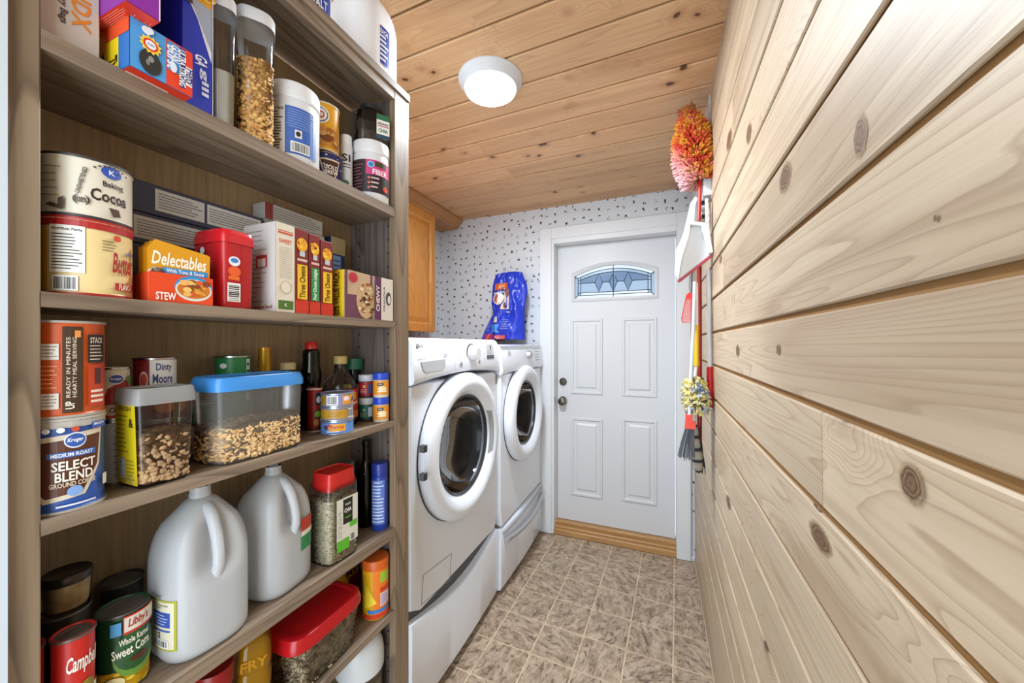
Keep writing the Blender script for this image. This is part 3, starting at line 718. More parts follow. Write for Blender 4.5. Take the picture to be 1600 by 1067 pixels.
p = PB(0); p.rect(-d_/2, d_/2, -w_/2, w_/2, '#d8341c').rect(d_*.28, d_*.40, -w_*.46, w_*.2, '#e8dcd0').lines(d_*.29, d_*.39, -w_*.44, w_*.16, 12, '#b0493a', .3).done(t)
zb = S1+h
t, w_, d_, h = pack('red_purple_box', 'red and purple box lying on the blue trash bag box', 'box', 196, 250, -0.600, 0, zb+.001, dep=.10, col='#8a2f96', ztop=ST-.06)
p = PF(d_/2); p.rect(-w_/2, w_*.46, .0, h, '#8b2a9e').rect(w_*.46, w_/2, 0, h, '#e9dcdc').text('BAGS', 0, h*.6, .02, '#e9d0ef', .06).done(t)
p = PB(0); p.rect(-d_/2, d_/2, -w_/2, w_/2, '#e23a1e').lines(-d_*.3, d_*.4, -w_*.45, w_*.45, 14, '#e9c0b0', .25).done(t)
t, w_, d_, h = pack('cereal_box', 'tall blue box picturing golden macaroni beside the clear canisters', 'box', 285, 330, -0.648, 0, S1, dep=.10, col='#2038a8', ztop=ST-.055)
p = PF(d_/2); W2 = w_/2
p.rect(-W2, W2, h*.0, h, '#2238b4').poly([(-W2, h*.62), (0, h*.50), (W2, h*.30), (W2, h), (-W2, h)], '#e9e9ee').poly([(-W2, h*.66), (W2, h*.36), (W2, h), (-W2, h)], '#9fa9b8').rect(-W2*.45, W2, h*.60, h, '#d99a1c')
p.blobs(-W2*.4, W2*.95, h*.62, h*.98, 60, .006, ['#f0c030', '#c9800f', '#f6d860', '#b86c0c'])
p.rect(-W2, -W2*.45, h*.55, h, '#4a2a1c').rect(W2*.95, W2, 0, h, '#e6e6f0').text('GA', W2*.15, h*.27, .016, '#f2f2f6', .016, -PI/2).text('glll', W2*.35, h*.16, .012, '#dfe3f2', .04, -PI/2)
p.done(t)
def canister(pl, pr, ytop, fill, m, label, xf, lidm='#cfd2d4'):
    x, y, R = rnd(pl, pr, xf); zt = min(zat(ytop, x, y), ST-.05)
    t = thing('clear_canister', label, 'canister', (x, y, S1), to_cam(x, y), 'clear canisters with white lids'); h = zt-S1
    LOG.append(('canister', round(x, 3), round(y, 3), round(R, 3), round(h, 3)))
    obj('jar', L([(0, R*.74, R*.74, 3), (.004, R*.8, R*.8, 3), (h*.78, R*.92, R*.92, 3), (h*.84, R*.97, R*.97, 3), (h*.93, R*.97, R*.97, 3)], seg=40, cap1=False), CLEAR, t)
    obj('lid', L([(h*.9, R, R, 3), (h*.985, R, R, 3), (h, R*.93, R*.93, 3)], seg=40), mat(lidm, .35), t)
    return t, R, h
t, R, h = canister(324, 370, 2, 0, 0, 'clear canister half filled with white flour beside the blue macaroni box', -0.648)
obj('flour', L([(.004, R*.76, R*.76, 3), (h*.42, R*.82, R*.82, 3)], seg=32), FLOUR, t, kind='stuff')
t, R, h = canister(367, 430, 30, 0, 0, 'clear canister full of golden peanuts beside the blue labelled white tub', -0.646)
crumbs('peanuts', t, 1000, shell(R*.76, R*.76, .006, h*.63, 3, .12), .0048, NUT, 'peanut'); obj('nut_core', L([(.004, R*.7, R*.7, 3), (h*.62, R*.72, R*.72, 3)]), NUT, t, kind='stuff')
def tub(pl, pr, ytop, zb, label, xf, body='#dadde0', lid='#dfe1e3', name='plastic_tub', tw=0.0, ztop=None, neck=.8):
    t, R, h = place_cyl(name, label, 'tub', pl, pr, xf, ytop, zb, tw, ztop=ztop)
    obj('body', CY([(0, R*.93), (.004, R*.97), (h*(neck-.04), R*.985), (h*neck, R*.93)]), mat(body, .35), t)
    obj('lid', CY([(h*neck, R*.95), (h*(neck+.02), R), (h*.97, R), (h, R*.96), (h, R*.86), (h*.985, R*.85)]), mat(lid, .35), t)
    return t, R*.985, h
t, R, h = tub(414, 500, 148, S1, 'white plastic tub with blue label and barcode on the top shelf', -0.648, tw=0)
p = PC(R); p.rect(-R*1.15, R*.95, h*.1, h*.68, '#3a62b0').rect(-R*1.15, -R*.3, h*.1, h*.68, '#e3e2de').text('Nutrition Facts', -R*.72, h*.64, .007, '#222222', R*.75).lines(-R*1.08, -R*.36, h*.13, h*.61, 14, '#333333', .35).lines(-R*.2, R*.85, h*.42, h*.66, 8, '#8fa7d8', .25).rect(R*.05, R*.3, h*.30, h*.40, '#d9d4c4').ell(R*.17, h*.35, .004, .005, '#2a2a2a').bars(-R*.1, R*.6, h*.12, h*.25); p.done(t)
t, R, h = place_cyl('coffee_can', 'dark blue can standing under the yellow can on the top shelf', 'can', 485, 535, -0.678, 190, S1, 0, ztop=S1+.075)
x, y = t.location.x, t.location.y
Rl = tin(t, R, h, '#232a6a'); p = PC(Rl); p.poly([(-R*.5, h*.8), (R*.9, h*.8), (R*.5, h*.15), (0, h*.08)], '#e0d6c4').poly([(-R*.36, h*.75), (R*.8, h*.75), (R*.45, h*.2), (0, h*.13)], '#4a2418').text('COLD', R*.3, h*.55, .010, '#f2efe8', .03).text('BREW', R*.3, h*.40, .009, '#f2efe8', .028).blobs(-R*1.1, R*1.1, h*.1, h*.9, 9, .002, ['#e9e2f0']).done(t)
t2 = thing('milk_powder_can', 'yellow can picturing cookies stacked on the dark blue can', 'can', (x-.0, y-.008, S1+h+.0005), to_cam(x, y)); R2 = R*1.0; h2 = ST-.088-(S1+h)
h2 = .105
Rl = tin(t2, R2, h2, '#e3a51f', rim=mat('#d8d2c0', .4)); p = PC(Rl); p.ell(-.01, h2*.72, .022, .020, '#f3ede0').ell(-.01, h2*.72, .019, .017, '#2a3a9c').ell(-.01, h2*.72, .017, .015, '#f0eade').text('CO', -.01, h2*.72, .016, '#c0301e', .024).poly([(-R, .01), (R, .01), (R, h2*.45), (0, h2*.5), (-R, h2*.35)], '#c98a3a').blobs(-R*.9, R*.9, .014, h2*.42, 14, .009, ['#a5642a', '#7a4418', '#d9a45a']).done(t2)
t, R, h = place_cyl('white_bottle', 'narrow white plastic bottle between blue can and black labelled tub', 'bottle', 530, 551, -0.692, 214, S1, 0)
obj('body', CY([(0, R*.9), (.003, R), (h*.84, R), (h*.88, R*.8)]), mat('#d9dde2', .35), t); obj('cap', CY([(h*.86, R*.9), (h, R*.9)]), mat('#e2e5e8', .35), t)
PC(R).text('SI', 0, h*.62, .018, '#2a2c30', .02).lines(-.01, .012, h*.45, h*.54, 2, '#4a4d52').ell(0, h*.22, .007, .006, '#4c7a5a').done(t)
t, R, h = tub(549, 609, 231, S1, 'white tub with black and pink berry label at the right end of the top shelf', -0.642)
p = PC(R); p.rect(-R*1.2, R*1.2, h*.13, h*.66, '#2c2228').rect(-R*.25, R*1.2, h*.42, h*.66, '#c8327a').rect(R*.2, R*.9, h*.56, h*.64, '#3a4a22').text('FIBER', R*.5, h*.47, .013, '#f3e6ea', .038).ell(R*.0, h*.58, .008, .008, '#8fd0e8').ell(R*.0, h*.58, .006, .006, '#3a78b8').lines(-R*1.1, -R*.4, h*.18, h*.6, 8, '#8a5a62', .3)
for k in range(3): p.ell(-R*.1, h*(.36-.08*k), .003, .003, '#d86a5a')
p.lines(0, R*.45, h*.18, h*.40, 3, '#c8b0b0', .35).ell(R*.8, h*.22, .008, .007, '#d8402a').ell(R*.84, h*.26, .003, .002, '#5a8a3a').done(t)
zt1 = S1+h
x, y = t.location.x, t.location.y
t = thing('seed_jar', 'clear square seed jar with black lid and green label stacked on the black labelled tub', 'jar', (x, y, zt1+.0005), to_cam(x, y)+.2)
h = min(ST-.052-zt1, .100); w2 = R*.84
obj('jar', L([(0, w2*.95, w2*.95, 5), (.003, w2, w2, 5), (h*.72, w2, w2, 5), (h*.84, w2*.8, w2*.8, 3), (h*.86, w2*.66, w2*.66, 2)], cap1=False, seg=44), CLEAR, t)
obj('seeds', L([(.003, w2*.96, w2*.96, 5), (h*.25, w2*.96, w2*.96, 5)], seg=44), CHIA, t, kind='stuff')
obj('lid', CY([(h*.84, w2*.72), (h*.98, w2*.72), (h, w2*.66)]), mat('#1d2226', .4), t)
p = PF(w2); p.rect(w2*.15, w2*.97, h*.1, h*.7, '#e4e2dc').rect(w2*.15, w2*.97, h*.56, h*.7, '#2c6b46').rect(w2*.15, w2*.97, h*.1, h*.2, '#2c4a5c').text('ORGANIC', w2*.56, h*.47, .006, '#2c2c2c', w2*.7).rect(w2*.2, w2*.92, h*.40, h*.42, '#b03a3a').text('CHIA', w2*.56, h*.30, .009, '#2c6b46', w2*.6).done(t)

# ------------------------------------------------------------ shelf two (boxes)
X2, Y2, R2c = rnd(30, 209, -0.642)
t, R, h = place_cyl('creamer_can', 'cream coloured can with red rim and red script under the cocoa can', 'can', 55, 209, -0.643, 352, S2, 0)
Rl = tin(t, R, h, '#e2c98f', rim=mat('#a32020', .4)); p = PC(Rl); x, y = t.location.x, t.location.y
p.rect(-R*.55, R*.25, 0, 0, '#e2c98f') if False else p
p.rect(-R*1.4, R*1.4, h-.012, h-.003, '#a82222').rect(-R*1.3, -R*.85, h*.0+.004, h-.014, '#c9902a').facts(-R*.78, -R*.05, h*.28, h*.88, 12).bars(-R*.7, -R*.18, h*.05, h*.24).ell(R*.62, h*.80, .004, .004, '#c84a22').lines(R*.28, R*.6, h*.60, h*.76, 4, '#7a6a4a', .3)
p.text('Butter', R*.82, h*.47, .026, '#a3231c', R*.62, 0, shear=.2).text('culinary', R*1.0, h*.62, .008, '#2b3a7a', R*.3).rect(R*.55, R*1.15, h*.10, h*.2, '#b0281e').text('FLAVOR', R*.85, h*.15, .008, '#efe0c0', R*.4).done(t)
zc = S2+h
t = thing('cocoa_can', 'cream baking cocoa can with dark rim stacked on the red rimmed can', 'can', (x, y, zc+.0005), to_cam(x, y)); h = zat(262, x, y)-zc
Rl = tin(t, R*1.0, h, '#d9d1bf', rim=mat('#34302f', .45)); p = PC(Rl)
p.text('Cocoa', R*.48, h*.42, h*.20, '#2a1f18', R*.86).text('Baking', R*.55, h*.62, h*.12, '#2a1f18', R*.5, .05).ell(R*.5, h*.84, .010, .0075, '#2e4fa8').text('K', R*.5, h*.84, .006, '#dfe6f4', .006).text('100%', -R*.12, h*.28, h*.09, '#3a2c22', R*.22).poly([(R*.42, h*.24), (R*.66, h*.24), (R*.72, h*.12), (R*.52, h*.1)], '#4a2f20')
p.text('UNSWEETENED', -R*.12, h*.60, .004, '#3a2c22', h*.45, PI/2-.2).text('( )', -R*.12, h*.28, h*.16, '#3a2c22', R*.34, 0, False)
for k in range(8): p.rect(R*(.1+.1*k), R*(.16+.1*k), h*(.93-.006*(k-3.5)**2)-.001, h*(.93-.006*(k-3.5)**2)+.001, '#4a3a2e')
p.lines(-R*1.0, -R*.45, h*.25, h*.82, 5, '#8a7f70', .2).text('v', -R*.55, h*.15, .012, '#4a3a2e', .02, .6).done(t)
# flat dark blue boxes at the back
fx0 = XB+.002
t0 = None
for k in range(4):
    yk0 = .30+.006*(k % 2); yk1 = .498+.004*k; hk = .049; dk = .045
    zb = S2+k*(hk+.0008)
    t = thing('flat_carton', ['dark blue flat carton lowest in the stack at the back of the second shelf', 'dark blue flat carton second from the bottom of the back stack', 'dark blue flat carton just under the top one of the back stack', 'topmost dark blue flat carton with white nutrition panels at the back of the shelf'][k], 'box', (fx0+dk/2, (yk0+yk1)/2, zb), 0, 'flat cartons stacked at the back of the second shelf')
    w_ = yk1-yk0; obj('carton', B(-dk/2, dk/2, -w_/2, w_/2, 0, hk, .001), mat('#2a3047', .5), t, smooth=False)
    p = PF(dk/2)
    if k == 3: p.rect(-w_*.36, -w_*.02, .008, hk-.006, '#b9b8b4').rect(w_*.0, w_*.47, .008, hk-.006, '#bfbeba').lines(-w_*.34, -.004, .012, hk-.01, 6, '#4a4c50', .3).lines(.003, w_*.45, .012, hk-.01, 6, '#4a4c50', .3)
    else: p.rect(-w_*.46, w_*.1, .008, hk-.006, '#b9b8b4').lines(-w_*.44, w_*.08, .012, hk-.01, 6, '#4a4c50', .3).text('KITCHEN', w_*.3, hk*.5, .014, '#8a90a8', w_*.3)
    p.done(t)
# open pouch box
t, w_, d_, h = pack('cat_treat_box', 'open orange display box of lickable stew pouches on the second shelf', 'box', 226, 324, -0.644, 429, S2, dep=.052, col='#d9481f')
t.rotation_euler = (0, 0, -.10); t.location.y += .008
p = PF(d_/2); p.rect(-w_/2, w_/2, 0, h, '#e0481e').ell(w_*.18, h*.58, w_*.31, h*.42, '#2a8fcf').ell(w_*.18, h*.50, w_*.30, h*.40, '#dcd8cc').ell(w_*.18, h*.52, w_*.27, h*.33, '#c8772a').blobs(w_*-.02, w_*.38, h*.3, h*.78, 26, .0045, ['#e09a3a', '#d8602a', '#e8c070', '#8a4420', '#f0b060']).text('STEW', -w_*.26, h*.2, .011, '#f4ece4', w_*.3).done(t)
for k in range(3):
    zz = h*.25; hh = .077
    pb = NB(); prism(pb, [(-w_*.47, zz), (w_*.47, zz), (w_*.49, hh+h*.25-.012), (w_*.44, hh+h*.25-.010), (-w_*.38, hh+h*.25), (-w_*.48, hh+h*.25-.012)], lambda a, b, d: (d, a, b), d_*.5-.006-k*.014, d_*.5-.012-k*.014)
    po = obj('pouch', pb, mat('#d9981c', .3), t, smooth=False)
    if k == 0:
        p = Print(lambda s, v, o: (d_*.5-.006+o*.8, s, v)); zt_ = hh+h*.25
        p.text('Delectables', 0.0, zt_-.026, .019, '#f6efdc', w_*.84, -.03, shear=.15).text('Lickable', w_*.14, zt_-.041, .0065, '#33200e', w_*.34).text('Stew', w_*.2, zt_-.049, .006, '#33200e', w_*.2).rect(-w_*.28, w_*.44, h+.001, h+.009, '#2a8fd0').text('With Tuna & Sauce', w_*.08, h+.005, .0055, '#e9f2f8', w_*.6).blobs(-w_*.45, -w_*.3, h, zt_-.04, 6, .006, ['#e9dcc8', '#5a4436', '#b8b0a6'])
        p.done(po, 'printed_front')
# red treat tub
t, ta, tb_, h = abin(300, 347, 400, -0.650, 366, S2, 'treat_tub', 'red plastic treat tub with red lid and barcode on the second shelf', 'tub', mat('#b71d24', .3), mat('#c81c26', .25), n=6, lidf=.9, lidover=1.06, taper=.95)
p = Print(lambda s, v, o: (s, -tb_*(.95+.05*v/(h*.9))-o, v)); W2 = ta*.8
p.rect(-W2, -W2*.1, h*.03, h*.82, '#b0142a').rect(-W2, -W2*.15, h*.03, h*.45, '#d9cfc6').rect(-W2, -W2*.15, h*.45, h*.6, '#c9331f').text('in', -W2*.8, h*.70, .012, '#e9d0e8', .014).ell(-W2*.45, h*.70, .013, .008, '#2f3038').ell(-W2*.30, h*.74, .006, .006, '#e0e0e0').blobs(-W2*.6, -W2*.1, h*.5, h*.6, 4, .005, ['#e8a020']).rect(-W2*.75, -W2*.35, h*.1, h*.22, '#8a1c1c')
p.done(t)
p = Print(lambda s, v, o: (ta*(.95+.05*v/(h*.9))+o, s, v)); W2 = tb_
p.ell(-W2*.3, h*.60, .009, .008, '#e9eef4').ell(-W2*.3, h*.61, .006, .004, '#4a80c8').ell(-W2*.3, h*.47, .010, .008, '#e8602a').rect(-W2*.65, 0, h*.36, h*.41, '#e8702a').bars(-W2*.7, W2*.05, h*.08, h*.32, False, 9).rect(W2*.12, W2*.15, h*.02, h*.85, '#a0181e').done(t)
t, w_, d_, h = pack('cracker_box', 'white cracker box with green square between red tub and macaroni boxes', 'box', 431, 460, -0.646, 350, S2, dep=.088, col='#d2cdc8')
p = PF(d_/2); W2 = w_/2; p.rect(-W2, W2, 0, h, '#ddd5c2').text('SWEET', 0, h*.80, .008, '#c8421f', w_*.7).rect(-W2*.8, W2*.8, h*.88, h*.9, '#c8421f').rect(-W2*.8, W2*.8, h*.91, h*.92, '#c8421f').lines(-W2*.7, W2*.7, h*.38, h*.74, 16, '#b0a088', .22, .1).ell(0, h*.28, W2*.6, .012, '#c8a888').ell(0, h*.28, W2*.52, .0105, '#ddd5c2').rect(-W2*.8, W2*.8, h*.03, h*.13, '#4a6b2a').text('K', 0, h*.08, .006, '#e0e6d0', .005).done(t)
p = Print(lambda s, v, o, yy=-w_/2: (s, yy-o, v)); D2 = d_/2
p.rect(-D2, D2, 0, h, '#cfcac6').lines(-D2*.9, D2*.5, h*.1, h*.95, 16, '#5a5350', .12, .5).rect(-D2*.2, D2*.5, h*.5, h*.64, '#b03a34').rect(-D2*.1, D2*.4, h*.51, h*.60, '#e4dedb').text('supreme food', D2*.2, h*.05, .008, '#a83a30', D2*1.2).done(t)
# macaroni boxes
for k, (l, r, yt, c, tx, lab) in enumerate(((461, 482, 359, '#e9b81c', 'Three Cheese', 'dark red macaroni box with yellow panel next to the white cracker box'), (483.5, 500, 367, '#2f8a4a', 'Four Cheese Lasagna', 'dark red macaroni box with green panel, middle of three'), (501.5, 520, 377, '#e9b81c', 'Three Cheese', 'dark red macaroni box with yellow panel next to the granola bar box'))):
    t, w_, d_, h = pack('macaroni_box', lab, 'box', l, r, -0.646-.001*k, yt, S2, dep=.085, col='#7e1f1c', group='macaroni boxes on the second shelf')
    W2 = w_/2; p = PF(d_/2); p.rect(-W2, W2, 0, h*.16, '#c8301c').ell(0, h*.82, W2*.8, .013, '#e8a81c').blobs(-W2*.6, W2*.6, h*.78, h*.88, 7, .003, ['#f4cf50', '#d88a14', '#c8601c']).rect(-W2*.4, W2*.4, h*.68, h*.74, '#b8c4cc').rect(-W2*.75, W2*.75, h*.62, h*.65, '#d8b0a8').rect(-W2*.75, W2*.75, h*.17, h*.58, c).text(tx, 0, h*.375, w_*.42, '#2a1408' if k != 1 else '#e8f0e4', h*.38, PI/2).done(t)
t, w_, d_, h = pack('granola_box', 'opened granola bar box with yellow spine at the right end of the second shelf', 'box', 538, 612, -0.645, 430, S2, dep=.045, col='#cfc0b0')
p = PF(d_/2); W2 = w_/2
p.rect(-W2, W2, 0, h, '#bfa992').rect(-W2, W2*.1, 0, h, '#6a3a52').rect(-W2*.9, W2*.0, h*.5, h, '#c0a285').ell(-W2*.18, h*.42, W2*.38, h*.42, '#c9a67a').blobs(-W2*.45, W2*.08, h*.12, h*.78, 44, .0042, ['#7a4a2a', '#d9b88a', '#e8d4b8', '#9a5a30', '#4a2a1c']).ell(-W2*.72, h*.86, W2*.17, h*.11, '#b8283a').rect(W2*.16, W2*.44, 0, h, '#5a2350').text('CHEWY', W2*.3, h*.5, .012, '#e9dcc8', h*.6, PI/2).rect(W2*.44, W2, 0, h, '#d5cdbf').text('GRANOLA', W2*.58, h*.5, .006, '#4a3a4a', h*.6, PI/2).ell(W2*.78, h*.52, W2*.13, h*.16, '#3a3a44').ell(W2*.80, h*.5, W2*.07, h*.10, '#d5cdbf').done(t)
p = Print(lambda s, v, o, yy=-w_/2: (s, yy-o, v)); p.rect(-d_/2, d_/2, 0, h, '#e3c223').text('20% VALUE PACK', 0, h*.5, .019, '#2a2410', h*.9, PI/2).done(t)
fb = NB(); prism(fb, [(-w_/2, h), (-w_*.3, h+.006), (w_*.1, h+.004), (w_/2, h-.006), (w_/2, h-.008), (-w_/2, h-.002)], lambda a, b, d: (d, a, b), -d_/2, -d_/2+.03); obj('open_flap', fb, mat('#8f7c62', .7), t, smooth=False)
for k, (l, r, xf, yt, c, lab) in enumerate(((455, 560, -.765, 346, '#7e1f24', 'grey and maroon flat carton lying at the back above the macaroni boxes'),)):
    pass
yb0 = ptX(478, 400, -.765).y; 
zz = S2
for k, (hh, c, lab) in enumerate(((.062, '#26282c', 'black carton at the back behind the granola bar box'), (.026, '#a8a49e', 'pale grey flat carton on the black carton behind the macaroni boxes'), (.024, '#b0aca6', 'upper pale grey flat carton with maroon end behind the macaroni boxes'))):
    ya = .515; yb_ = .668-.006*k
    hh = [zat(392, -.762, .66)-S2, 0, 0][k] if k == 0 else .034
    t = thing('back_carton', lab, 'box', (-.781, (ya+yb_)/2, zz), 0, 'cartons at the back behind the macaroni boxes'); w_ = yb_-ya
    obj('carton', B(-.019, .019, -w_/2, w_/2, 0, hh, .001), mat(c, .5), t, smooth=False)
    p = PF(.019)
    if k: p.lines(-w_*.4, w_*.46, .004, hh-.004, 5, '#6a6662', .3).rect(-w_*.5, -w_*.38, 0, hh, '#7a2026' if k == 2 else '#8a8680')
    else: p.ell(w_*.3, hh*.7, .008, .007, '#8a9098').ell(w_*.3, hh*.7, .006, .005, '#26282c').text('K', w_*.3, hh*.7, .006, '#8a9098', .005).lines(-w_*.1, w_*.2, .02, hh*.5, 4, '#4a4c50', .3)
    p.done(t); zz += hh+.0006
t = thing('tan_blue_carton', 'tall tan and blue carton in the back right corner of the second shelf', 'box', (-.783, .705, S2), 0); hh = zat(372, -.765, .705)-S2
obj('carton', B(-.018, .018, -.022, .022, 0, hh, .001), mat('#1f2c54', .5), t, smooth=False)
p = PF(.018); p.rect(-.022, .022, hh*.8, hh, '#a3946c').rect(-.016, .008, hh*.2, hh*.78, '#7a9ccc').lines(-.014, .006, hh*.25, hh*.75, 9, '#26407a', .3).done(t)

# ------------------------------------------------------------ shelf three (cans, plastic containers)
t, R, h = place_cyl('ground_coffee_can', 'blue and brown ground coffee can with white lettering, bottom of its stack', 'can', 22, 162, -0.641, 650, S3, 0)
t.location.x -= .005; t.location.y += .004; x, y = t.location.x, t.location.y
Rl = tin(t, R, h, '#2e55a4', rim=mat('#b9b3a6', .4)); p = PC(Rl); c0 = R*.12
p.rect(-R*1.4, R*1.4, h*.9, h*.97, '#b8b3a8')
p.poly([(c0-R*1.0, h*.80), (c0+R*.88, h*.86), (c0+R*.78, h*.45), (c0+R*.35, h*.16), (c0-R*.6, h*.12), (c0-R*1.0, h*.3)], '#d9cdb6').poly([(c0-R*.95, h*.75), (c0+R*.8, h*.80), (c0+R*.70, h*.46), (c0+R*.3, h*.21), (c0-R*.55, h*.17), (c0-R*.95, h*.35)], '#5a2f1a')
p.ell(c0+R*.12, h*.76, R*.26, h*.085, '#dfe3ee').ell(c0+R*.12, h*.76, R*.23, h*.07, '#3459a8').text('Kroger', c0+R*.12, h*.76, h*.055, '#eef1f8', R*.36, shear=.2)
p.rect(c0-R*.5, c0+R*.62, h*.585, h*.645, '#3d68b8').text('MEDIUM ROAST', c0+R*.06, h*.615, h*.04, '#eef1f8', R*.95).text('SELECT', c0+R*.1, h*.50, h*.10, '#f1ece0', R*1.0).text('BLEND', c0+R*.1, h*.385, h*.10, '#f1ece0', R*.85).text('GROUND COFFEE', c0+R*.08, h*.30, h*.05, '#d9c9b0', R*1.05).ell(c0+R*.1, h*.22, .006, .006, '#7fa4dc')
p.rect(c0+R*.5, c0+R*1.0, h*.86, h*.93, '#3a5cb0').text('SMOOTH', c0+R*.72, h*.905, h*.03, '#eef1f8', R*.35).lines(c0-R*.3, c0+R*.6, h*.06, h*.09, 1, '#dfe3ee', .6, 0).rect(c0+R*.85, c0+R*1.05, h*.2, h*.32, '#d9d9d4')
for k in range(3): p.ell(c0-R*.5+R*.3*k, h*.90-.002, .003, .003, '#c8502a' if k == 2 else '#e9ecf6')
p.done(t)
zc = S3+h
t = thing('orange_can', 'orange can with brown vertical lettering stacked on the coffee can', 'can', (x, y, zc+.0005), to_cam(x, y)); h = min(zat(503, x, y), S2-.022)-zc
Rl = tin(t, R*1.0, h, '#d2591f', rim=mat('#a8a29a', .35)); p = PC(Rl)
p.rect(-R*.05, R*.42, h*.05, h*.94, '#45301f').text('READY IN MINUTES', R*.08, h*.52, .0032, '#eadfc8', h*.62, PI/2, False).text('HEARTY MEAL SERVING', R*.22, h*.52, .0032, '#eadfc8', h*.62, PI/2, False).text('UP', R*.12, h*.13, .007, '#f4ead8', .009, PI/2).rect(R*.22, R*.36, h*.83, h*.9, '#e8924a').rect(-R*.5, -R*.12, h*.60, h*.76, '#e6ddd4').lines(-R*.48, -R*.14, h*.62, h*.75, 4, '#8a7f78', .3)
p.rect(-R*.5, -R*.12, h*.1, h*.26, '#dfd6cc').lines(-R*.48, -R*.14, h*.12, h*.25, 4, '#8a7f78', .3).lines(-R*.5, -R*.14, h*.3, h*.56, 6, '#eda06a', .2).rect(R*.52, R*1.05, h*.56, h*.86, '#33261e').text('STACK', R*.78, h*.8, .007, '#f0e4d4', R*.4).lines(R*.57, R*1.0, h*.58, h*.76, 5, '#e0d4c4', .3).rect(R*.52, R*1.05, h*.1, h*.54, '#c23f1c').rect(R*.7, R*.9, h*.33, h*.5, '#5a2412').lines(R*.58, R*1.0, h*.12, h*.28, 3, '#f0dccb', .5, .1).done(t)
# small cans behind
t, R, h = place_cyl('dark_soup_can', 'white labelled can standing behind the coffee can and the yellow labelled container', 'can', 148, 205, -0.715, 655, S3, 0)
Rl = tin(t, R, h, '#aeb0b4'); x, y = t.location.x, t.location.y; p = PC(Rl); p.lines(0, R*.7, h*.1, h*.9, 8, '#7e8188', .2); p.done(t); zc = S3+h
t = thing('soup_can', 'red soup can with round blue emblem behind the container of pet kibble', 'can', (x, y, zc+.0005), to_cam(x, y)); h = zat(574, x, y)-zc
Rl = tin(t, R, h, '#ddd0bc'); p = PC(Rl); p.poly([(-R, 0), (R*1.2, 0), (R*1.2, h*.6), (R*.6, h*.76), (-R*.3, h*.6)], '#a82a20').ell(R*.15, h*.78, R*.42, h*.1, '#e8ebf2').ell(R*.15, h*.78, R*.38, h*.08, '#2c4a9a').text('Kroger', R*.15, h*.78, h*.06, '#eef0f6', R*.6).ell(R*.3, h*.44, R*.5, h*.14, '#c8452c').rect(-R*.6, R*1.1, h*.1, h*.3, '#c8a898').text('CHILI', R*.2, h*.2, h*.1, '#5a1812', R*.8).ell(R*.95, h*.75, .004, .006, '#5a8a3a').done(t)
t, R, h = place_cyl('stew_can_lower', 'plain red can supporting the beef stew can at the back', 'can', 206, 278, -0.712, 655, S3, 0)
t.name = 'stew_can'; Rl = tin(t, R, h, '#7e2022'); x, y = t.location.x, t.location.y; zc = S3+h; PC(Rl).rect(-R*.4, R*.9, h*.2, h*.8, '#dcd8d0').text('Stew', R*.2, h*.5, h*.2, '#2a3a6a', R*.8).done(t)
t = thing('stew_can', 'upper dark red beef stew can with white panel at the back of the third shelf', 'can', (x, y, zc+.0005), to_cam(x, y)); h = zat(559, x, y)-zc
Rl = tin(t, R, h, '#7d1c20'); p = PC(Rl); p.rect(-R*.25, R*1.2, h*.55, h*.97, '#d9d6cf').text('Dinty', R*.38, h*.84, h*.15, '#27346e', R*.72).text('Moore', R*.34, h*.67, h*.15, '#27346e', R*.92).rect(-R*.4, R*1.2, h*.36, h*.55, '#2c6fb4').text('BEEF STEW', R*.4, h*.46, h*.12, '#e9eef4', R*1.3).ell(-R*.5, h*.66, R*.2, h*.13, '#d8c0b8').ell(-R*.5, h*.66, R*.16, h*.1, '#b0483c').ell(R*.5, h*.26, R*.6, h*.14, '#c86a30').done(t)
t, R, h = place_cyl('green_labelled_can', 'can with green band and white ingredients label between the two big containers', 'can', 285, 335, -0.750, 628, S3, 0)
Rl = tin(t, R, h, '#d5d0c6'); p = PC(Rl); p.rect(-R*1.45, R*1.45, h*.62, h*.97, '#257a3a').rect(-R*1.45, R*1.45, h*.58, h*.62, '#a03a1e').rect(-R*1.45, R*1.45, h*.02, h*.06, '#b8482a').lines(-R*.1, R*1.0, h*.1, h*.55, 7, '#55524c', .3).done(t)
t, R, h = place_cyl('diced_tomato_can', 'lower green can behind the blue lidded container', 'can', 335, 393, -0.745, 655, S3, 0)
Rl = tin(t, R, h, '#1c6a36'); x, y = t.location.x, t.location.y; zc = S3+h; PC(Rl).rect(-R, R, h*.1, h*.3, '#d8d0c0').done(t)
t = thing('diced_tomato_can', 'upper green can lettered diced showing above the blue lid', 'can', (x, y, zc+.0005), to_cam(x, y)); h = zat(556, x, y)-zc
Rl = tin(t, R, h, '#237c40'); p = PC(Rl); p.rect(R*.75, R*1.1, h*.3, h*.95, '#c8dccb').lines(R*.78, R*1.08, h*.4, h*.92, 5, '#2a4a34', .35).ell(-R*.55, h*.85, .006, .005, '#e8e8e2').text('tt.diced', -R*.2, h*.66, h*.1, '#eef2ea', R*.95).done(t)
def bottle(name, label, pl, pr, xf, ytop, zb, prof, m, capprof=None, capm=None, cat='bottle', tw=0, capname='cap', ztop=None, seg=32):
    t, R, h = place_cyl(name, label, cat, pl, pr, xf, ytop, zb, tw, ztop=ztop)
    obj('body', CY([(a*h, b*R) for a, b in prof], seg=seg), m, t)
    if capprof: obj(capname, CY([(a*h, b*R) for a, b in capprof], seg=28), capm, t)
    return t, R, h
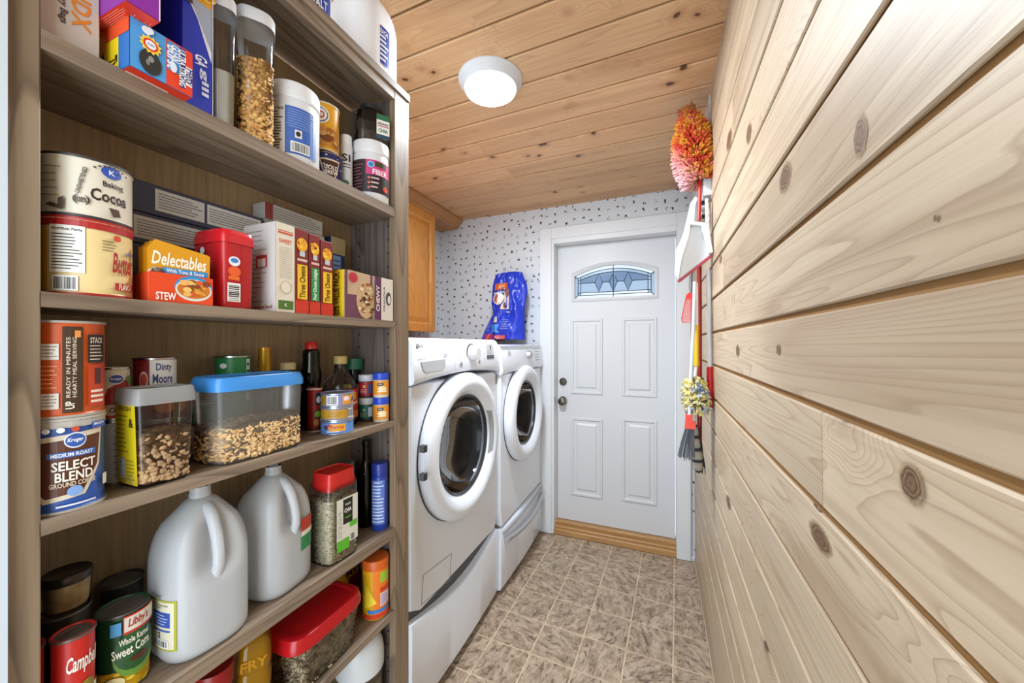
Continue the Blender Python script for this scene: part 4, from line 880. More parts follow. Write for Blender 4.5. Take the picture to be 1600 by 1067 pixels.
bottle('gold_capped_bottle', 'dark bottle with tall gold foil cap behind the blue lidded container', 395, 431, -0.748, 543, S3, [(0, .95), (.02, 1), (.55, 1), (.68, .62), (.75, .5), (.9, .48)], GREENG, [(.70, .56), (.71, .6), (.97, .56), (.985, .6), (1, .58)], mat('#b98a1e', .3, .5))
bottle('beige_capped_bottle', 'bottle with small ribbed beige cap just showing above the blue lid', 432, 468, -0.742, 566, S3, [(0, .95), (.02, 1), (.62, 1), (.75, .6), (.93, .5)], SMOKE, [(.9, .5), (.9, .68), (.98, .7), (1, .6)], mat('#b8a878', .5))
# frosted container with kibble
def rbin(pl, pr, xf, ytop, zb, name, label, cat, rot, sx, sy, body, lidm, n=6, lidover=1.06, taper=.9, lidf=.9, aspect=None):
    x, y, R = rnd(pl, pr, xf); zt = zat(ytop, x, y); h = zt-zb
    LOG.append((name, round(x, 3), round(y, 3), round(R, 3), round(h, 3)))
    t = thing(name, label, cat, (x, y, zb), rot)
    a, b = R*sx, R*sy
    obj('bin', L([(0, a*taper*.96, b*taper*.96, n), (.004, a*taper, b*taper, n), (h*lidf, a, b, n)], seg=64, cap1=False), body, t)
    obj('lid', L([(h*lidf-.008, a*lidover, b*lidover, n), (h*lidf+.002, a*lidover, b*lidover, n), (h*lidf+.006, a*(lidover-.05), b*(lidover-.04), n), (h, a*(lidover-.08), b*(lidover-.06), n), (h, a*.8, b*.86, n), (h-.003, a*.78, b*.84, n)], seg=64, cap0=False), lidm, t)
    return t, a, b, h
LIDC = thin('cloudy_lid', '#e8eaec', 0.75, 0.2, 0.6, '#cfd0d0')
t, a, b, h = abin(177, 214, 307, -0.650, 603, S3, 'kibble_container', 'clear container of pet kibble with cloudy lid and yellow label', 'container', CLEAR, LIDC, n=8, taper=.86, lidover=1.06)
crumbs('kibble', t, 900, shell(a*.80, b*.80, .006, h*.50, 8, .3), .0062, KIB, 'disc'); obj('kibble_core', L([(.004, a*.72, b*.72, 8), (h*.47, a*.76, b*.76, 8)]), KIB, t, kind='stuff')
p = Print(lambda s, v, o: (s*1.0+.0, -(b*(taper_ := (.9+.1*v/(h*.9)))+o), v)); 
p.rect(-a*.8, a*.84, h*.04, h*.86, '#d9c21c').text('FRESH', 0, h*.80, .006, '#2a2a16', a*1.0).lines(-a*.7, a*.2, h*.35, h*.75, 9, '#8a7c1c', .25).text('&', a*.5, h*.66, .012, '#2a2a16').rect(-a*.6, -a*.1, h*.1, h*.3, '#b9bec0').lines(a*.0, a*.7, h*.08, h*.3, 6, '#9a8c1e', .3).done(t)
# big container with blue lid
t, a, b, h = abin(325, 341, 480, -0.650, 584, S3, 'cereal_container', 'large frosted container of ring cereal with bright blue lid', 'container', thin('frosted_bin', '#f4f4f4', 0.20, 0.2, 0.6, '#e2e0dc'), mat('#3f8fdc', .3), n=5, lidf=.9, lidover=1.04, dep=.088)
crumbs('ring_cereal', t, 2600, shell(a*.92, b*.92, .006, h*.40, 5, .2), .0056, CER, 'ring'); obj('cereal_core', L([(.004, a*.84, b*.84, 5), (h*.38, a*.88, b*.88, 5)]), CER, t, kind='stuff')
# syrup bottle with red cap
t, R, h = bottle('syrup_bottle', 'dark syrup bottle with waisted neck and bright red cap', 473, 508, -0.745, 534, S3, [(0, .95), (.02, 1), (.35, 1), (.45, .8), (.55, .92), (.62, .98), (.70, .82), (.80, .76), (.86, .8), (.90, .72), (.93, .4)], COLA, [(.91, .5), (.912, .56), (.99, .56), (1, .5)], mat('#c4231f', .35))
t.location.y -= .008
t, R, h = place_cyl('tomato_can', 'red tomato can with green emblem beside the pet food tins', 'can', 479, 504, -0.716, 606, S3, -.1)
Rl = tin(t, R, h, '#a3231f', rim=mat('#c9c2b0', .4)); p = PC(Rl); p.rect(R*.2, R*1.0, h*.62, h*.9, '#202c3c').ell(R*.6, h*.74, R*.3, h*.08, '#dfe4ea').rect(R*.1, R*1.0, h*.32, h*.5, '#1f5a34').ell(R*.5, h*.41, R*.4, h*.07, '#8cc03a').ell(R*.3, h*.22, R*.3, h*.08, '#c88a4a').rect(-R, R, h*.04, h*.12, '#6a1a14').done(t)
# tall clear jug
t, R, h = bottle('juice_bottle', 'clear ribbed glass bottle with tan cap and red label', 504, 559, -0.699, 556, S3, [(0, .95), (.02, 1), (.50, 1), (.56, .97), (.64, .80), (.72, .55), (.80, .38), (.88, .31), (.93, .29)], CLEAR, [(.88, .35), (.89, .4), (.985, .4), (1, .36)], mat('#b59a5e', .45))
obj('juice', CY([(.004, R*.92), (h*.48, R*.95), (h*.5, R*.95)]), mat('#6a5238', .4), t, kind='stuff')
for k in range(14): 
    a = 2*PI*k/14; obj('rib', tube(NB(), [(math.cos(a)*R*r, math.sin(a)*R*r, h*z) for z, r in ((.55, .97), (.64, .81), (.72, .56), (.80, .39))], .0011, 5), CLEAR, t)
p = PC(R); p.rect(R*.1, R*1.35, h*.1, h*.52, '#b5261e').ell(R*.9, h*.42, R*.2, h*.06, '#e0a030').text('Jui', R*.9, h*.32, h*.08, '#f0e8e0', R*.6).rect(R*.1, R*1.35, h*.1, h*.2, '#c8752a').done(t)
zc = S3
x, y, R = rnd(500, 553, -0.642); hc = (zat(612, x, y)-S3)/3
for k in range(3):
    t = thing('pet_food_tin', ['blue pet food tin at the bottom of the stack of three', 'gold banded pet food tin in the middle of the stack of three', 'topmost pet food tin with barcode in the stack of three'][k], 'tin', (x, y, zc+.0004), to_cam(x, y)+.05*k, 'stack of three pet food tins')
    h = hc-.0006; Rl = tin(t, R, h, ['#5a86cc', '#8a8fa8', '#7f86b8'][k], rim=mat('#a9aebb', .3, .7)); p = PC(Rl)
    if k == 0: p.rect(-R*1.3, R*1.3, h*.15, h*.82, '#5f8fd6').rect(-R*.5, R*.5, h*.25, h*.8, '#e39a2a').text('Fancy', 0, h*.55, h*.35, '#a8481c', R*.8).ell(-R*.7, h*.55, .005, .005, '#5a3a34').ell(-R*.5, h*.7, .003, .003, '#c8286a').lines(-R*.6, R*.2, h*.18, h*.3, 1, '#e8ecf4', .5)
    if k == 1: p.rect(-R*1.3, R*.55, h*.18, h*.82, '#b98a24').lines(-R*.6, R*.3, h*.3, h*.7, 3, '#8a6414', .3).bars(R*.6, R*1.05, h*.15, h*.85, True, 9)
    if k == 2: p.rect(-R*1.3, -R*.8, h*.15, h*.85, '#a07a28').bars(-R*.75, -R*.05, h*.15, h*.85, True, 12).rect(R*.2, R*1.2, h*.15, h*.85, '#e0962c').ell(R*.45, h*.6, .006, .005, '#e9e0ee').text('A', R*.95, h*.5, h*.5, '#2a3a8a')
    p.done(t); zc += hc
t, R, h = bottle('green_capped_bottle', 'bottle with green cap and yellow label behind the clear glass bottle', 536, 568, -0.742, 560, S3, [(0, .95), (.02, 1), (.58, 1), (.68, .7), (.76, .5), (.9, .5)], SMOKE, [(.82, .6), (.82, .95), (1, .95)], mat('#1d6a4c', .4), ztop=None)
PC(R).rect(-R*1.2, R*1.2, h*.2, h*.58, '#d9a820').ell(R*.3, h*.45, R*.4, h*.1, '#e8e0d8').done(t)
for (pl, pr, xf, cols) in ((560, 585, -.690, (('#1f6a58', '#cfd6dc', '#c8d0da'), ('#a3182a', '#c8ccd4', '#d8b030'))), (586.5, 611.5, -.645, (('#e0922a', '#2547c0', '#f0c080'), ('#e0922a', '#2547c0', '#f0c080')))):
    x, y, R = rnd(pl, pr, xf); y -= .009 if xf > -.66 else 0; zt = zat(585 if xf < -.66 else 582, x, y); hh = (zt-S3)/2
    for k in range(2):
        b_, l_, q = cols[k]; white = xf < -.66
        lab = (('green labelled spice jar with white lid under the red one' if k == 0 else 'red labelled spice jar with white lid') if white else ('lower orange spice jar with blue lid at the right end of the shelf' if k == 0 else 'upper orange spice jar with blue lid stacked at the right end'))
        t = thing('spice_jar', lab, 'jar', (x, y, S3+k*hh+.0004), to_cam(x, y), 'spice jars stacked in pairs'); h = hh-.0006
        obj('jar', CY([(0, R*.92), (.002, R*.97), (h*.68, R*.97), (h*.74, R*.86)]), mat('#d3c8b0' if not white else '#4a3a30', .35), t)
        obj('lid', CY([(h*.72, R*.96), (h*.74, R), (h*.98, R), (h, R*.96)]), mat(l_, .35), t)
        p = PC(R*.97); p.rect(-R*1.3, R*1.3, h*.12, h*.68, b_)
        if white: p.rect(R*.2, R*.8, h*.2, h*.6, '#c8d0da' if k == 0 else '#3a4a7a').ell(-R*.3, h*.5, .004, .003, '#e0b030' if k else '#8fc0b0').lines(-R*.8, R*.1, h*.2, h*.4, 3, '#d0b0b0', .3)
        else: p.rect(-R*.45, R*.3, h*.48, h*.60, '#23201e').ell(R*.2, h*.36, R*.5, h*.12, '#f0d8a8').text('SPICE', -R*.08, h*.54, h*.05, '#d8d0c8', R*.5).lines(-R*.4, R*.8, h*.2, h*.42, 2, '#f6e6c8', .4)
        p.done(t)
# ------------------------------------------------------------ shelf four (jugs, jars, cans)
def lowcan(name, label, pl, pr, xf, ytop, zb, body, tw=0, rim=mat('#6c6764', .42, .5), h=None):
    x, y, R = rnd(pl, pr, xf); hh = h or zat(ytop, x, y)-zb
    t = thing(name, label, 'can', (x, y, zb), to_cam(x, y)+tw); LOG.append((name, round(x, 3), round(y, 3), round(R, 3), round(hh, 3)))
    Rl = tin(t, R, hh, body, rim=rim); return t, R, hh, Rl
t, R, h, Rl = lowcan('soup_can', 'red and white soup can in the bottom left corner of the shelf with jugs', 76, 151, -0.652, 985, S4, '#c3261f')
p = PC(Rl); p.rect(-R*1.4, R*1.4, 0.003, h*.45, '#d9d3cc').text('Campbell', R*.45, h*.72, h*.2, '#f2ece4', R*1.5, .0, shear=.25).ell(R*.6, h*.46, .008, .010, '#8a7a2a').lines(R*.1, R*.9, h*.18, h*.28, 1, '#b03028', .5).done(t)
t, R, h, Rl = lowcan('soup_can', 'red soup can half hidden by the left upright in the bottom corner', 22, 104, -0.642, 1032, S4, '#bd2420', h=h)
PC(Rl).rect(-R*1.4, R*1.4, .003, h*.5, '#d9d3cc').text('Soup', R*.6, h*.3, h*.15, '#a82a22', R*.6).done(t)
t.location.y -= .009; t.location.x -= .024
t, R, h, Rl = lowcan('sweet_corn_can', 'green and yellow sweet corn can standing left of the front jug', 147, 234, -0.678, 945, S4, '#1f4f2c')
p = PC(Rl); p.rect(-R*1.4, R*1.4, .003, h*.30, '#d9b01c').blobs(-R*.9, R*.9, .006, h*.32, 40, .004, ['#f0d040', '#e0b81c', '#c99a10']).ell(R*.5, h*.48, R*.85, h*.3, '#6f9c3a').ell(R*.5, h*.52, R*.82, h*.26, '#2a5a30').rect(R*.0, R*1.4, h*.74, h*.97, '#c83024').rect(R*.04, R*1.4, h*.77, h*.95, '#e0dad0').text("Libby's", R*.55, h*.86, h*.14, '#b02a22', R*.75, shear=.2).rect(-R*.4, -R*.05, h*.76, h*.92, '#4aa0dc').text('Whole Kernel', R*.4, h*.66, h*.08, '#eef0e0', R*1.05, .05).text('Sweet Corn', R*.3, h*.54, h*.12, '#f4f4e4', R*1.3, .06).ell(R*.55, h*.40, .009, .004, '#5a2a1c').ell(-R*.3, h*.17, .010, .009, '#e8dca0').done(t)
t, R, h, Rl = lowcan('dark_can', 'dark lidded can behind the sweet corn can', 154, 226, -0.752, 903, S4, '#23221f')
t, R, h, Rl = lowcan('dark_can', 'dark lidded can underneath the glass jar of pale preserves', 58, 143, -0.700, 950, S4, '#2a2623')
t, R, h = place_cyl('preserve_jar', 'low glass jar of pale preserved fruit with dark metal lid on the left', 'jar', 62, 145, -0.700, 880, S4+h+.0006, 0, ztop=S4+h+.048)
obj('jar', CY([(0, R*.8), (.004, R*.9), (h*.8, R)], cap1=False), CLEAR, t)
obj('fruit', CY([(.003, R*.8), (.006, R*.86), (h*.74, R*.94), (h*.78, R*.5)]), noisy('pale_fruit', '#a07c48', '#d6b884', 35, .5, '#e6d0a4', 3), t, kind='stuff')
obj('lid', CY([(h*.78, R*1.0), (h*.8, R*1.03), (h*.97, R*1.03), (h, R*.98), (h*.98, R*.9)]), mat('#4a4542', .3, .85), t)
x, y, R = rnd(229, 386, -0.640); h1 = zat(758, x, y)-S4; h1 = min(h1, S3-.02-S4)
t = jug('water_jug', 'translucent white gallon jug with yellow bordered label, nearest of the two', 'jug', x, y, R*.92, S4, h1, to_cam(x, y)+.42, MILK, group='gallon jugs', liquid=.74)
rj = R*.92
p = Print(lambda s, v, o: (lambda a: (math.cos(a)*rj*KK(a)*1.0+math.cos(a)*o, math.sin(a)*rj*KK(a)+math.sin(a)*o, v))(s/rj-1.35), step=.006)
def KK(a):
    c, q = abs(math.cos(a)), abs(math.sin(a)); return (c**3.2+q**3.2)**(-1/3.2)*1.003
p.rect(-.025, .030, h1*.10, h1*.40, '#a8a826').rect(-.022, .027, h1*.11, h1*.39, '#d9d4bc').rect(-.012, .022, h1*.24, h1*.33, '#3a55a8').lines(-.010, .020, h1*.25, h1*.32, 4, '#b8c4e4', .3).rect(-.012, .022, h1*.215, h1*.225, '#3a55a8').text('2', .004, h1*.19, .008, '#2a2a2a').bars(-.01, .02, h1*.12, h1*.165).lines(-.018, .02, h1*.35, h1*.38, 2, '#7a7860', .3).text('STORE', -.002, h1*.425, .004, '#333333', .022, 0, False).done(t)
x, y, R = rnd(366, 483, -0.655); h2 = min(zat(727, x, y)-S4, S3-.02-S4)
t = jug('water_jug', 'translucent white gallon jug with red and green label, second from the left', 'jug', x, y, R*.92, S4, h2, to_cam(x, y)+.75, MILK, group='gallon jugs', liquid=.70)
rj2 = R*.92
p = Print(lambda s, v, o: (lambda a: (math.cos(a)*(rj2*KK(a)+o), math.sin(a)*(rj2*KK(a)+o), v))(s/rj2+.15), step=.006)
p.rect(0, .05, h2*.28, h2*.55, '#2c8a4e').rect(0, .05, h2*.42, h2*.55, '#c03a2e').rect(0, .05, h2*.40, h2*.44, '#e8e4da').done(t)
# rice jar with red lid
t, a, b, h = abin(478, 516, 563, -0.648, 732, S4, 'rice_jar', 'square clear jar of rice with red lid and white label', 'jar', CLEAR, mat('#c4241f', .3), n=5, lidf=.85, lidover=.90, taper=.98, rot=-.05)
crumbs('rice', t, 2600, shell(a*.93, b*.93, .004, h*.70, 5, .2), .0030, RICE, 'grain'); obj('rice_core', L([(.004, a*.90, b*.90, 5), (h*.69, a*.9, b*.9, 5)]), RICE, t, kind='stuff')
p = PF(a*1.0); p.rect(-b*.55, b*.8, h*.18, h*.70, '#d6d2c4').rect(-b*.15, b*.45, h*.40, h*.68, '#1e201e').text('CHIA', b*.15, h*.55, .009, '#efefe8', b*.45).text('Health', b*.15, h*.62, .005, '#cfd4c8', b*.35).text('organic', b*.15, h*.47, .005, '#6abf3a', b*.4).rect(-b*.55, b*.22, h*.12, h*.24, '#58b02a').rect(b*.25, b*.72, h*.34, h*.40, '#58b02a').bars(b*.3, b*.62, h*.18, h*.27, True, 8).text('0204', -b*.38, h*.42, .009, '#b4b4a4', h*.3, PI/2, False).done(t)
bottle('olive_oil_bottle', 'tall dark green oil bottle behind the rice jar', 558, 586, -0.700, 688, S4, [(0, .93), (.015, 1), (.60, 1), (.68, .85), (.74, .5), (.80, .42), (.93, .40), (.94, .48), (1, .48)], GREENG)
t, R, h = bottle('grey_capped_jar', 'jar with grey cap between the rice jar and the oil bottle', 530, 560, -0.735, 719, S4, [(0, .95), (.02, 1), (.8, 1), (.84, .8)], SMOKE, [(.84, .8), (.84, 1), (1, 1)], mat('#6f746e', .5))
t.location.y -= .013
t, R, h = bottle('spray_can', 'slim blue can with white lettering at the right end of the jug shelf', 583, 609, -0.652, 722, S4, [(0, .95), (.01, 1), (.78, 1), (.80, .95)], mat('#2440a0', .3), [(.8, .95), (.82, 1), (.98, 1), (1, .9)], mat('#22358e', .35))
t.location.x -= .004; t.location.y -= .002
PC(R).rect(-R*1.1, R*.6, h*.1, h*.76, '#5a78c4').lines(-R*1.0, R*.5, h*.12, h*.7, 12, '#dfe6f4', .3).text('SALT', -R*.2, h*.73, .004, '#f0f0f6', R).done(t)
# ------------------------------------------------------------ shelf five
def oil(pl, pr, xf, ytop):
    x, y, R = rnd(pl, pr, xf); zt = zat(ytop, x, y); h = zt-S5
    t = thing('cooking_oil_bottle', 'golden plastic bottle of cooking oil with embossed lettering under the jugs', 'bottle', (x, y, S5), to_cam(x, y)); LOG.append(('oil', x, y, R, h))
    pr_ = [(0, .9), (.02, .97), (.12, 1), (.30, .98), (.34, .93), (.38, 1), (.52, 1), (.56, .93), (.60, 1), (.74, .98), (.80, .9), (.86, .7), (.91, .4), (.93, .3)]
    obj('body', L([(z*h, R*r, R*r*.8, 4) for z, r in pr_], seg=44), OIL, t)
    obj('cap', CY([(.92*h, R*.34), (1.0*h, R*.34)]), mat('#c79a10', .35), t)
    p = PF(R*.99); p.text('FRY', 0, h*.66, .018, mat('#b07c10', .2), R*1.2).rect(-R*.7, R*.8, h*.05, h*.26, '#dcd8cc').done(t)
oil(362, 431, -0.668, 966)
t, a, b, h = abin(430, 462, 571, -0.645, 948, S5, 'bean_container', 'clear container of mixed beans with wide red lid', 'container', CLEAR, mat('#b5141c', .25), n=4.5, lidf=.84, lidover=1.05, taper=.88, dep=.112, rot=.02)
crumbs('beans', t, 1400, shell(a*.84, b*.84, .005, h*.72, 4.5, .25), .0046, BEAN, 'oval'); obj('bean_core', L([(.004, a*.78, b*.78, 4.5), (h*.70, a*.8, b*.8, 4.5)]), BEAN, t, kind='stuff')
t, R, h = place_cyl('orange_drink_can', 'orange and yellow striped canister with orange lid at the right end', 'canister', 566, 607, -0.650, 868, S5, 0)
obj('body', CY([(0, R*.97), (.003, R), (h*.84, R)]), mat('#e3b01e', .35), t); obj('lid', CY([(h*.84, R*1.02), (h*.98, R*1.02), (h, R*.96)]), mat('#d2621a', .4), t)
p = PC(R); p.rect(-R*.2, R*1.3, .003, h*.84, '#e87a1c').rect(R*.35, R*1.2, h*.62, h*.80, '#9ac03a').rect(R*.35, R*1.2, h*.46, h*.54, '#d03a24').rect(R*.35, R*1.2, h*.22, h*.44, '#d8c8d8').lines(R*.4, R*1.1, h*.24, h*.42, 5, '#6a4a8a', .3).rect(-R*.6, R*1.2, h*.12, h*.18, '#3a7ac8').rect(-R*1.4, R*1.4, h*.03, h*.10, '#d8401c').poly([(-R*.9, h*.2), (R*.1, h*.3), (-R*.9, h*.7)], '#f0d030').done(t)
t, R, h = place_cyl('yellow_bag', 'yellow and maroon snack pack behind the red lidded container', 'pack', 520, 570, -0.70, 880, S5, 0)
t.rotation_euler = (0, 0, 0); t.location = (-.780, .742, S5)
obj('pouch', L([(0, R*.5, R*.95, 3), (h*.1, R*.6, R, 3), (h*.6, R*.5, R, 3), (h*.95, R*.1, R*.95, 3), (h, R*.05, R*.95, 3)]), mat('#d8a818', .35), t)
PF(R*.62).text('Mx', 0, h*.7, .02, '#5a1a2a', R).rect(-R*.3, R*.8, h*.3, h*.6, '#5a1a2a').done(t)
t, R, h = place_cyl('red_lidded_jar', 'jar with dark red lid at the bottom edge left of the oil bottle', 'jar', 300, 366, -0.672, 1040, S5, 0)
obj('jar', CY([(0, R*.9), (.004, R*.95), (h*.8, R*.95)]), CLEAR, t); obj('lid', CY([(h*.78, R), (h*.96, R), (h, R*.95), (h*.98, R*.85)]), mat('#8c1414', .35), t)
obj('contents', CY([(.004, R*.85), (h*.6, R*.88)]), mat('#c8a040', .6), t, kind='stuff')
# shelf six
t, R, h = place_cyl('domed_container', 'clear container with milky white domed lid at the bottom of the pantry', 'container', 522, 601, -0.650, 985, S6, 0)
R *= .98
obj('jar', CY([(0, R*.88), (.004, R*.92), (h*.62, R*.96)], cap1=False), CLEAR, t)
obj('lid', CY([(h*.58, R), (h*.72, R), (h*.84, R*.94), (h*.93, R*.78), (h*.98, R*.5), (h, R*.2)]), mat('#cfd3d6', .35), t)
obj('contents', CY([(.004, R*.86), (h*.45, R*.9)]), mat('#b9a98c', .8), t, kind='stuff')
# ------------------------------------------------------------ upper cabinet over the machines
cb = thing('wall_cabinet', 'honey oak wall cabinet above the washer', 'cabinet', (-1.47, 1.6, 0))
cz0, cz1 = H+.081, H+.893; cy0, cy1 = -.55, .598
obj('carcass', B(-.165, -.02, cy0, cy1-.002, cz0+.004, cz1, .002), OAK, cb, smooth=False)
for (a, b) in ((0.02, cy1), (cy0, .014)):
    dr = obj('door', B(-.02, -.012, a+.055, b-.055, cz0+.055, cz1-.055), OAK, cb, smooth=False)
    fb = NB(); 
    rings = []
    for ins, d in ((0, -.02), (0, -.001), (.003, 0), (.050, 0), (.056, -.006), (.062, -.010)):
        rings.append([fb.verts.new((d, y_, z_)) for y_, z_ in ((a+ins, cz0+ins), (b-ins, cz0+ins), (b-ins, cz1-ins), (a+ins, cz1-ins))])
    for r0, r1 in zip(rings[:-1], rings[1:]):
        for i in range(4): fb.faces.new((r0[i], r0[(i+1) % 4], r1[(i+1) % 4], r1[i]))
    obj('door_frame', fb, OAK, dr, smooth=False)
    pb = NB(); rings = []
    for ins, d in ((.060, -.0105), (.064, -.0105), (.095, -.002)):
        rings.append([pb.verts.new((d, y_, z_)) for y_, z_ in ((a+ins, cz0+ins), (b-ins, cz0+ins), (b-ins, cz1-ins), (a+ins, cz1-ins))])
    for r0, r1 in zip(rings[:-1], rings[1:]):
        for i in range(4): pb.faces.new((r0[i], r0[(i+1) % 4], r1[(i+1) % 4], r1[i]))
    pb.faces.new(rings[-1]); obj('raised_panel', pb, OAK, dr, smooth=False)
cr = NB(); prof = [(-.17, cz1), (.004, cz1), (.010, cz1+.010), (.012, cz1+.022), (.028, cz1+.040), (.040, cz1+.050), (.046, cz1+.058), (.046, ZC-.002), (-.17, ZC-.002)]
prism(cr, prof, lambda a, b, d: (a, d, b), cy0, .90); obj('crown_moulding', cr, CAPW, cb, smooth=False)
# ------------------------------------------------------------ washer and dryer
def rect_loft_front(bm, x, y0, y1, z0, z1, cy, cz, R, seg=64, x2=None):
    """flat front plate with a round hole"""
    ro, ri = [], []
    for i in range(seg):
        a = 2*PI*i/seg+PI/4; c, s = math.cos(a), math.sin(a)
        ri.append(bm.verts.new((x, cy+R*c, cz+R*s)))
        ty = ((y1-cy) if c > 0 else (y0-cy))/c if abs(c) > 1e-9 else 1e9
        tz = ((z1-cz) if s > 0 else (z0-cz))/s if abs(s) > 1e-9 else 1e9
        k = min(ty, tz); ro.append(bm.verts.new((x, cy+k*c, cz+k*s)))
    for i in range(seg):
        j = (i+1) % seg; bm.faces.new((ro[i], ro[j], ri[j], ri[i]))
    return ro
MX = Matrix.Rotation(PI/2, 4, 'Y')     # local z of a lathe -> +X, local x -> -Z
def lathex(prof, cy, cz, x0=0.0, seg=64, **k):
    return loft(NB(), [(z, r, r) for z, r in prof], seg, M=Matrix.Translation((x0, cy, cz)) @ MX, **k)
DRUM = noisy('dull_drum_steel', '#7c7976', '#aaa6a2', 6, .33, '#c8c4c0', 2); DRUM.node_tree.nodes['Principled BSDF'].inputs['Metallic'].default_value = .8
def machine(name, label, xf, y0, y1, zt, zsplit, zpan, dc, dR, dRi, washer):
    yc = (y0+y1)/2; w2 = (y1-y0)/2
    t = thing(name, label, 'washing machine' if washer else 'dryer', (xf, yc, 0))
    cy, cz = dc[0]-yc, dc[1]
    hb_ = NB(); D = -.66
    # body shell: sides, top, back and holed front
    box(hb_, D, -.03, -w2, w2, zsplit+.012, zpan-.0, .004)
    obj('body', hb_, APPL, t, smooth=False) if False else hb_.free()
    sh = NB(); dpt = -.42
    ro = rect_loft_front(sh, 0, -w2+.006, w2-.006, zsplit+.018, zpan-.004, cy, cz, dRi+.025)
    r2 = [sh.verts.new((-.008, v.co.y*(w2/(w2-.006)), v.co.z+(.004 if v.co.z > cz+.0 and abs(v.co.z-(zpan-.004)) < 1e-5 else (-.004 if abs(v.co.z-(zsplit+.018)) < 1e-5 else 0)))) for v in ro]
    r3 = [sh.verts.new((D, v.co.y, v.co.z)) for v in r2]
    n = len(ro)
    for A, Bq in ((ro, r2), (r2, r3)):
        for i in range(n): sh.faces.new((A[i], A[(i+1) % n], Bq[(i+1) % n], Bq[i]))
    sh.faces.new(r3)
    obj('body', sh, APPL, t, ang=30)
    # tub interior
    obj('drum', lathex([(0, dRi+.025), (-.03, dRi+.024), (-.05, dRi-.012), (dpt, dRi-.012), (dpt-.01, dRi*.5), (dpt-.012, .01)], cy, cz, cap0=False), DRUM, t)
    if washer:
        for k in range(3):
            a = 2*PI*k/3+.5
            fb2 = tube(NB(), [(-.07, cy+(dRi-.03)*math.cos(a), cz+(dRi-.03)*math.sin(a)), (-.38, cy+(dRi-.03)*math.cos(a+.25), cz+(dRi-.03)*math.sin(a+.25))], [.018, .022], 10); obj('drum_fin', fb2, DRUM, t)
        obj('door_seal', lathex([(-.002, dRi+.024), (-.02, dRi+.0), (-.035, dRi-.014), (-.05, dRi-.012)], cy, cz, cap0=False, cap1=False), mat('#5c5d60', .5), t)
    dr = obj('door', lathex([(.002, dR-.004), (.006, dR), (.036, dR-.002), (.050, dR-.016), (.056, dR-.040), (.055, dR-.058), (.046, dRi+.028), (.034, dRi+.012), (.024, dRi+.004), (.012, dRi+.002), (.002, dRi)], cy, cz, seg=80, cap0=False, cap1=False), APPL, t, ang=60)
    obj('gasket_shadow', lathex([(.0005, dR+.003), (.002, dR-.006)], cy, cz, seg=80, cap0=False, cap1=False), mat('#55585c', .5), dr)
    obj('trim_bezel', lathex([(.026, dRi+.006), (.029, dRi+.001), (.022, dRi-.007), (.016, dRi-.008)], cy, cz, seg=72, cap0=False, cap1=False), mat('#4a4c50', .25, .6), dr)
    obj('glass_bowl', lathex([(.018, dRi-.004), (-.01, dRi-.012), (-.05, dRi*.82), (-.085, dRi*.6), (-.095, dRi*.3), (-.097, .01)], cy, cz, seg=64, cap0=False), BOWLG, dr)
    # handle recess on the far side of the door
    hr = NB(); prof = []
    a0 = -.55 if washer else PI-.5; a1 = .45 if washer else PI+.5
    r0_, r1_ = dRi+.010, dRi+.034
    m_ = 14; inn = [(r0_, a0+(a1-a0)*i/m_) for i in range(m_+1)]; out = [(r1_, a0+.08+(a1-a0-.16)*i/m_) for i in range(m_+1)]
    va = [hr.verts.new((.036, cy+r*math.cos(a), cz-r*math.sin(a))) for r, a in inn]; vb = [hr.verts.new((.0505, cy+r*math.cos(a), cz-r*math.sin(a))) for r, a in out]
    for i in range(m_): hr.faces.new((va[i], va[i+1], vb[i+1], vb[i]))
    obj('handle_recess', hr, mat('#9a9da1', .35) if washer else mat('#c4c7ca', .35), dr)
    # console: slanted, slightly bowed
    cn = NB(); m_ = 20; cols = []
    for i in range(m_+1):
        q = -1+2*i/m_; yy = w2*q; dip = (.030*(1-q*q)*-1 if not washer else -.0)
        bow = .012*(1-q*q)
        zl = zpan+(.022*(1-q*q))*(1 if washer else .3)
        pr_ = [(D, zl), (0.003, zl), (.012+bow, zl+.008), (.016+bow, zl+.02), (.004+bow, zt-.028), (-.006+bow, zt-.010), (-.022, zt-.001), (-.05, zt), (D, zt)]
        cols.append([cn.verts.new((a, yy, b)) for a, b in pr_])
    for A, Bq in zip(cols[:-1], cols[1:]):
        for k in range(len(A)): cn.faces.new((A[k], A[(k+1) % len(A)], Bq[(k+1) % len(A)], Bq[k]))
    cn.faces.new(cols[0]); cn.faces.new(list(reversed(cols[-1])))
    con = obj('control_panel', cn, APPL, t, ang=28)
    # pedestal
    pdn = NB(); m_ = 24; cols = []
    for i in range(m_+1):
        q = -1+2*i/m_; yy = (w2-.002)*q; bow = .014*(1-q*q); sag = .052*(1-q*q)**1.2 if washer else .0
        zt_ = zsplit-sag-(.0 if washer else .0)
        pr_ = [(D+.02, .035), (-.02, .03), (.0+bow*.6, .034), (.004+bow, .05), (.006+bow, zt_-.02), (.0+bow, zt_-.004), (-.03, zt_), (D+.02, zt_)]
        cols.append([pdn.verts.new((a, yy, b)) for a, b in pr_])
    for A, Bq in zip(cols[:-1], cols[1:]):
        for k in range(len(A)): pdn.faces.new((A[k], A[(k+1) % len(A)], Bq[(k+1) % len(A)], Bq[k]))
    pdn.faces.new(cols[0]); pdn.faces.new(list(reversed(cols[-1])))
    pd = obj('pedestal_drawer', pdn, APPL, t, ang=28)
    obj('pedestal_gap', B(D+.02, -.022, -w2+.003, w2-.003, zsplit-.06, zsplit+.02), mat('#54585d', .5), t, smooth=False)
    obj('plinth', B(D+.05, -.03, -w2+.01, w2-.01, 0.003, .05), mat('#5a4a3c', .7), t, smooth=False)
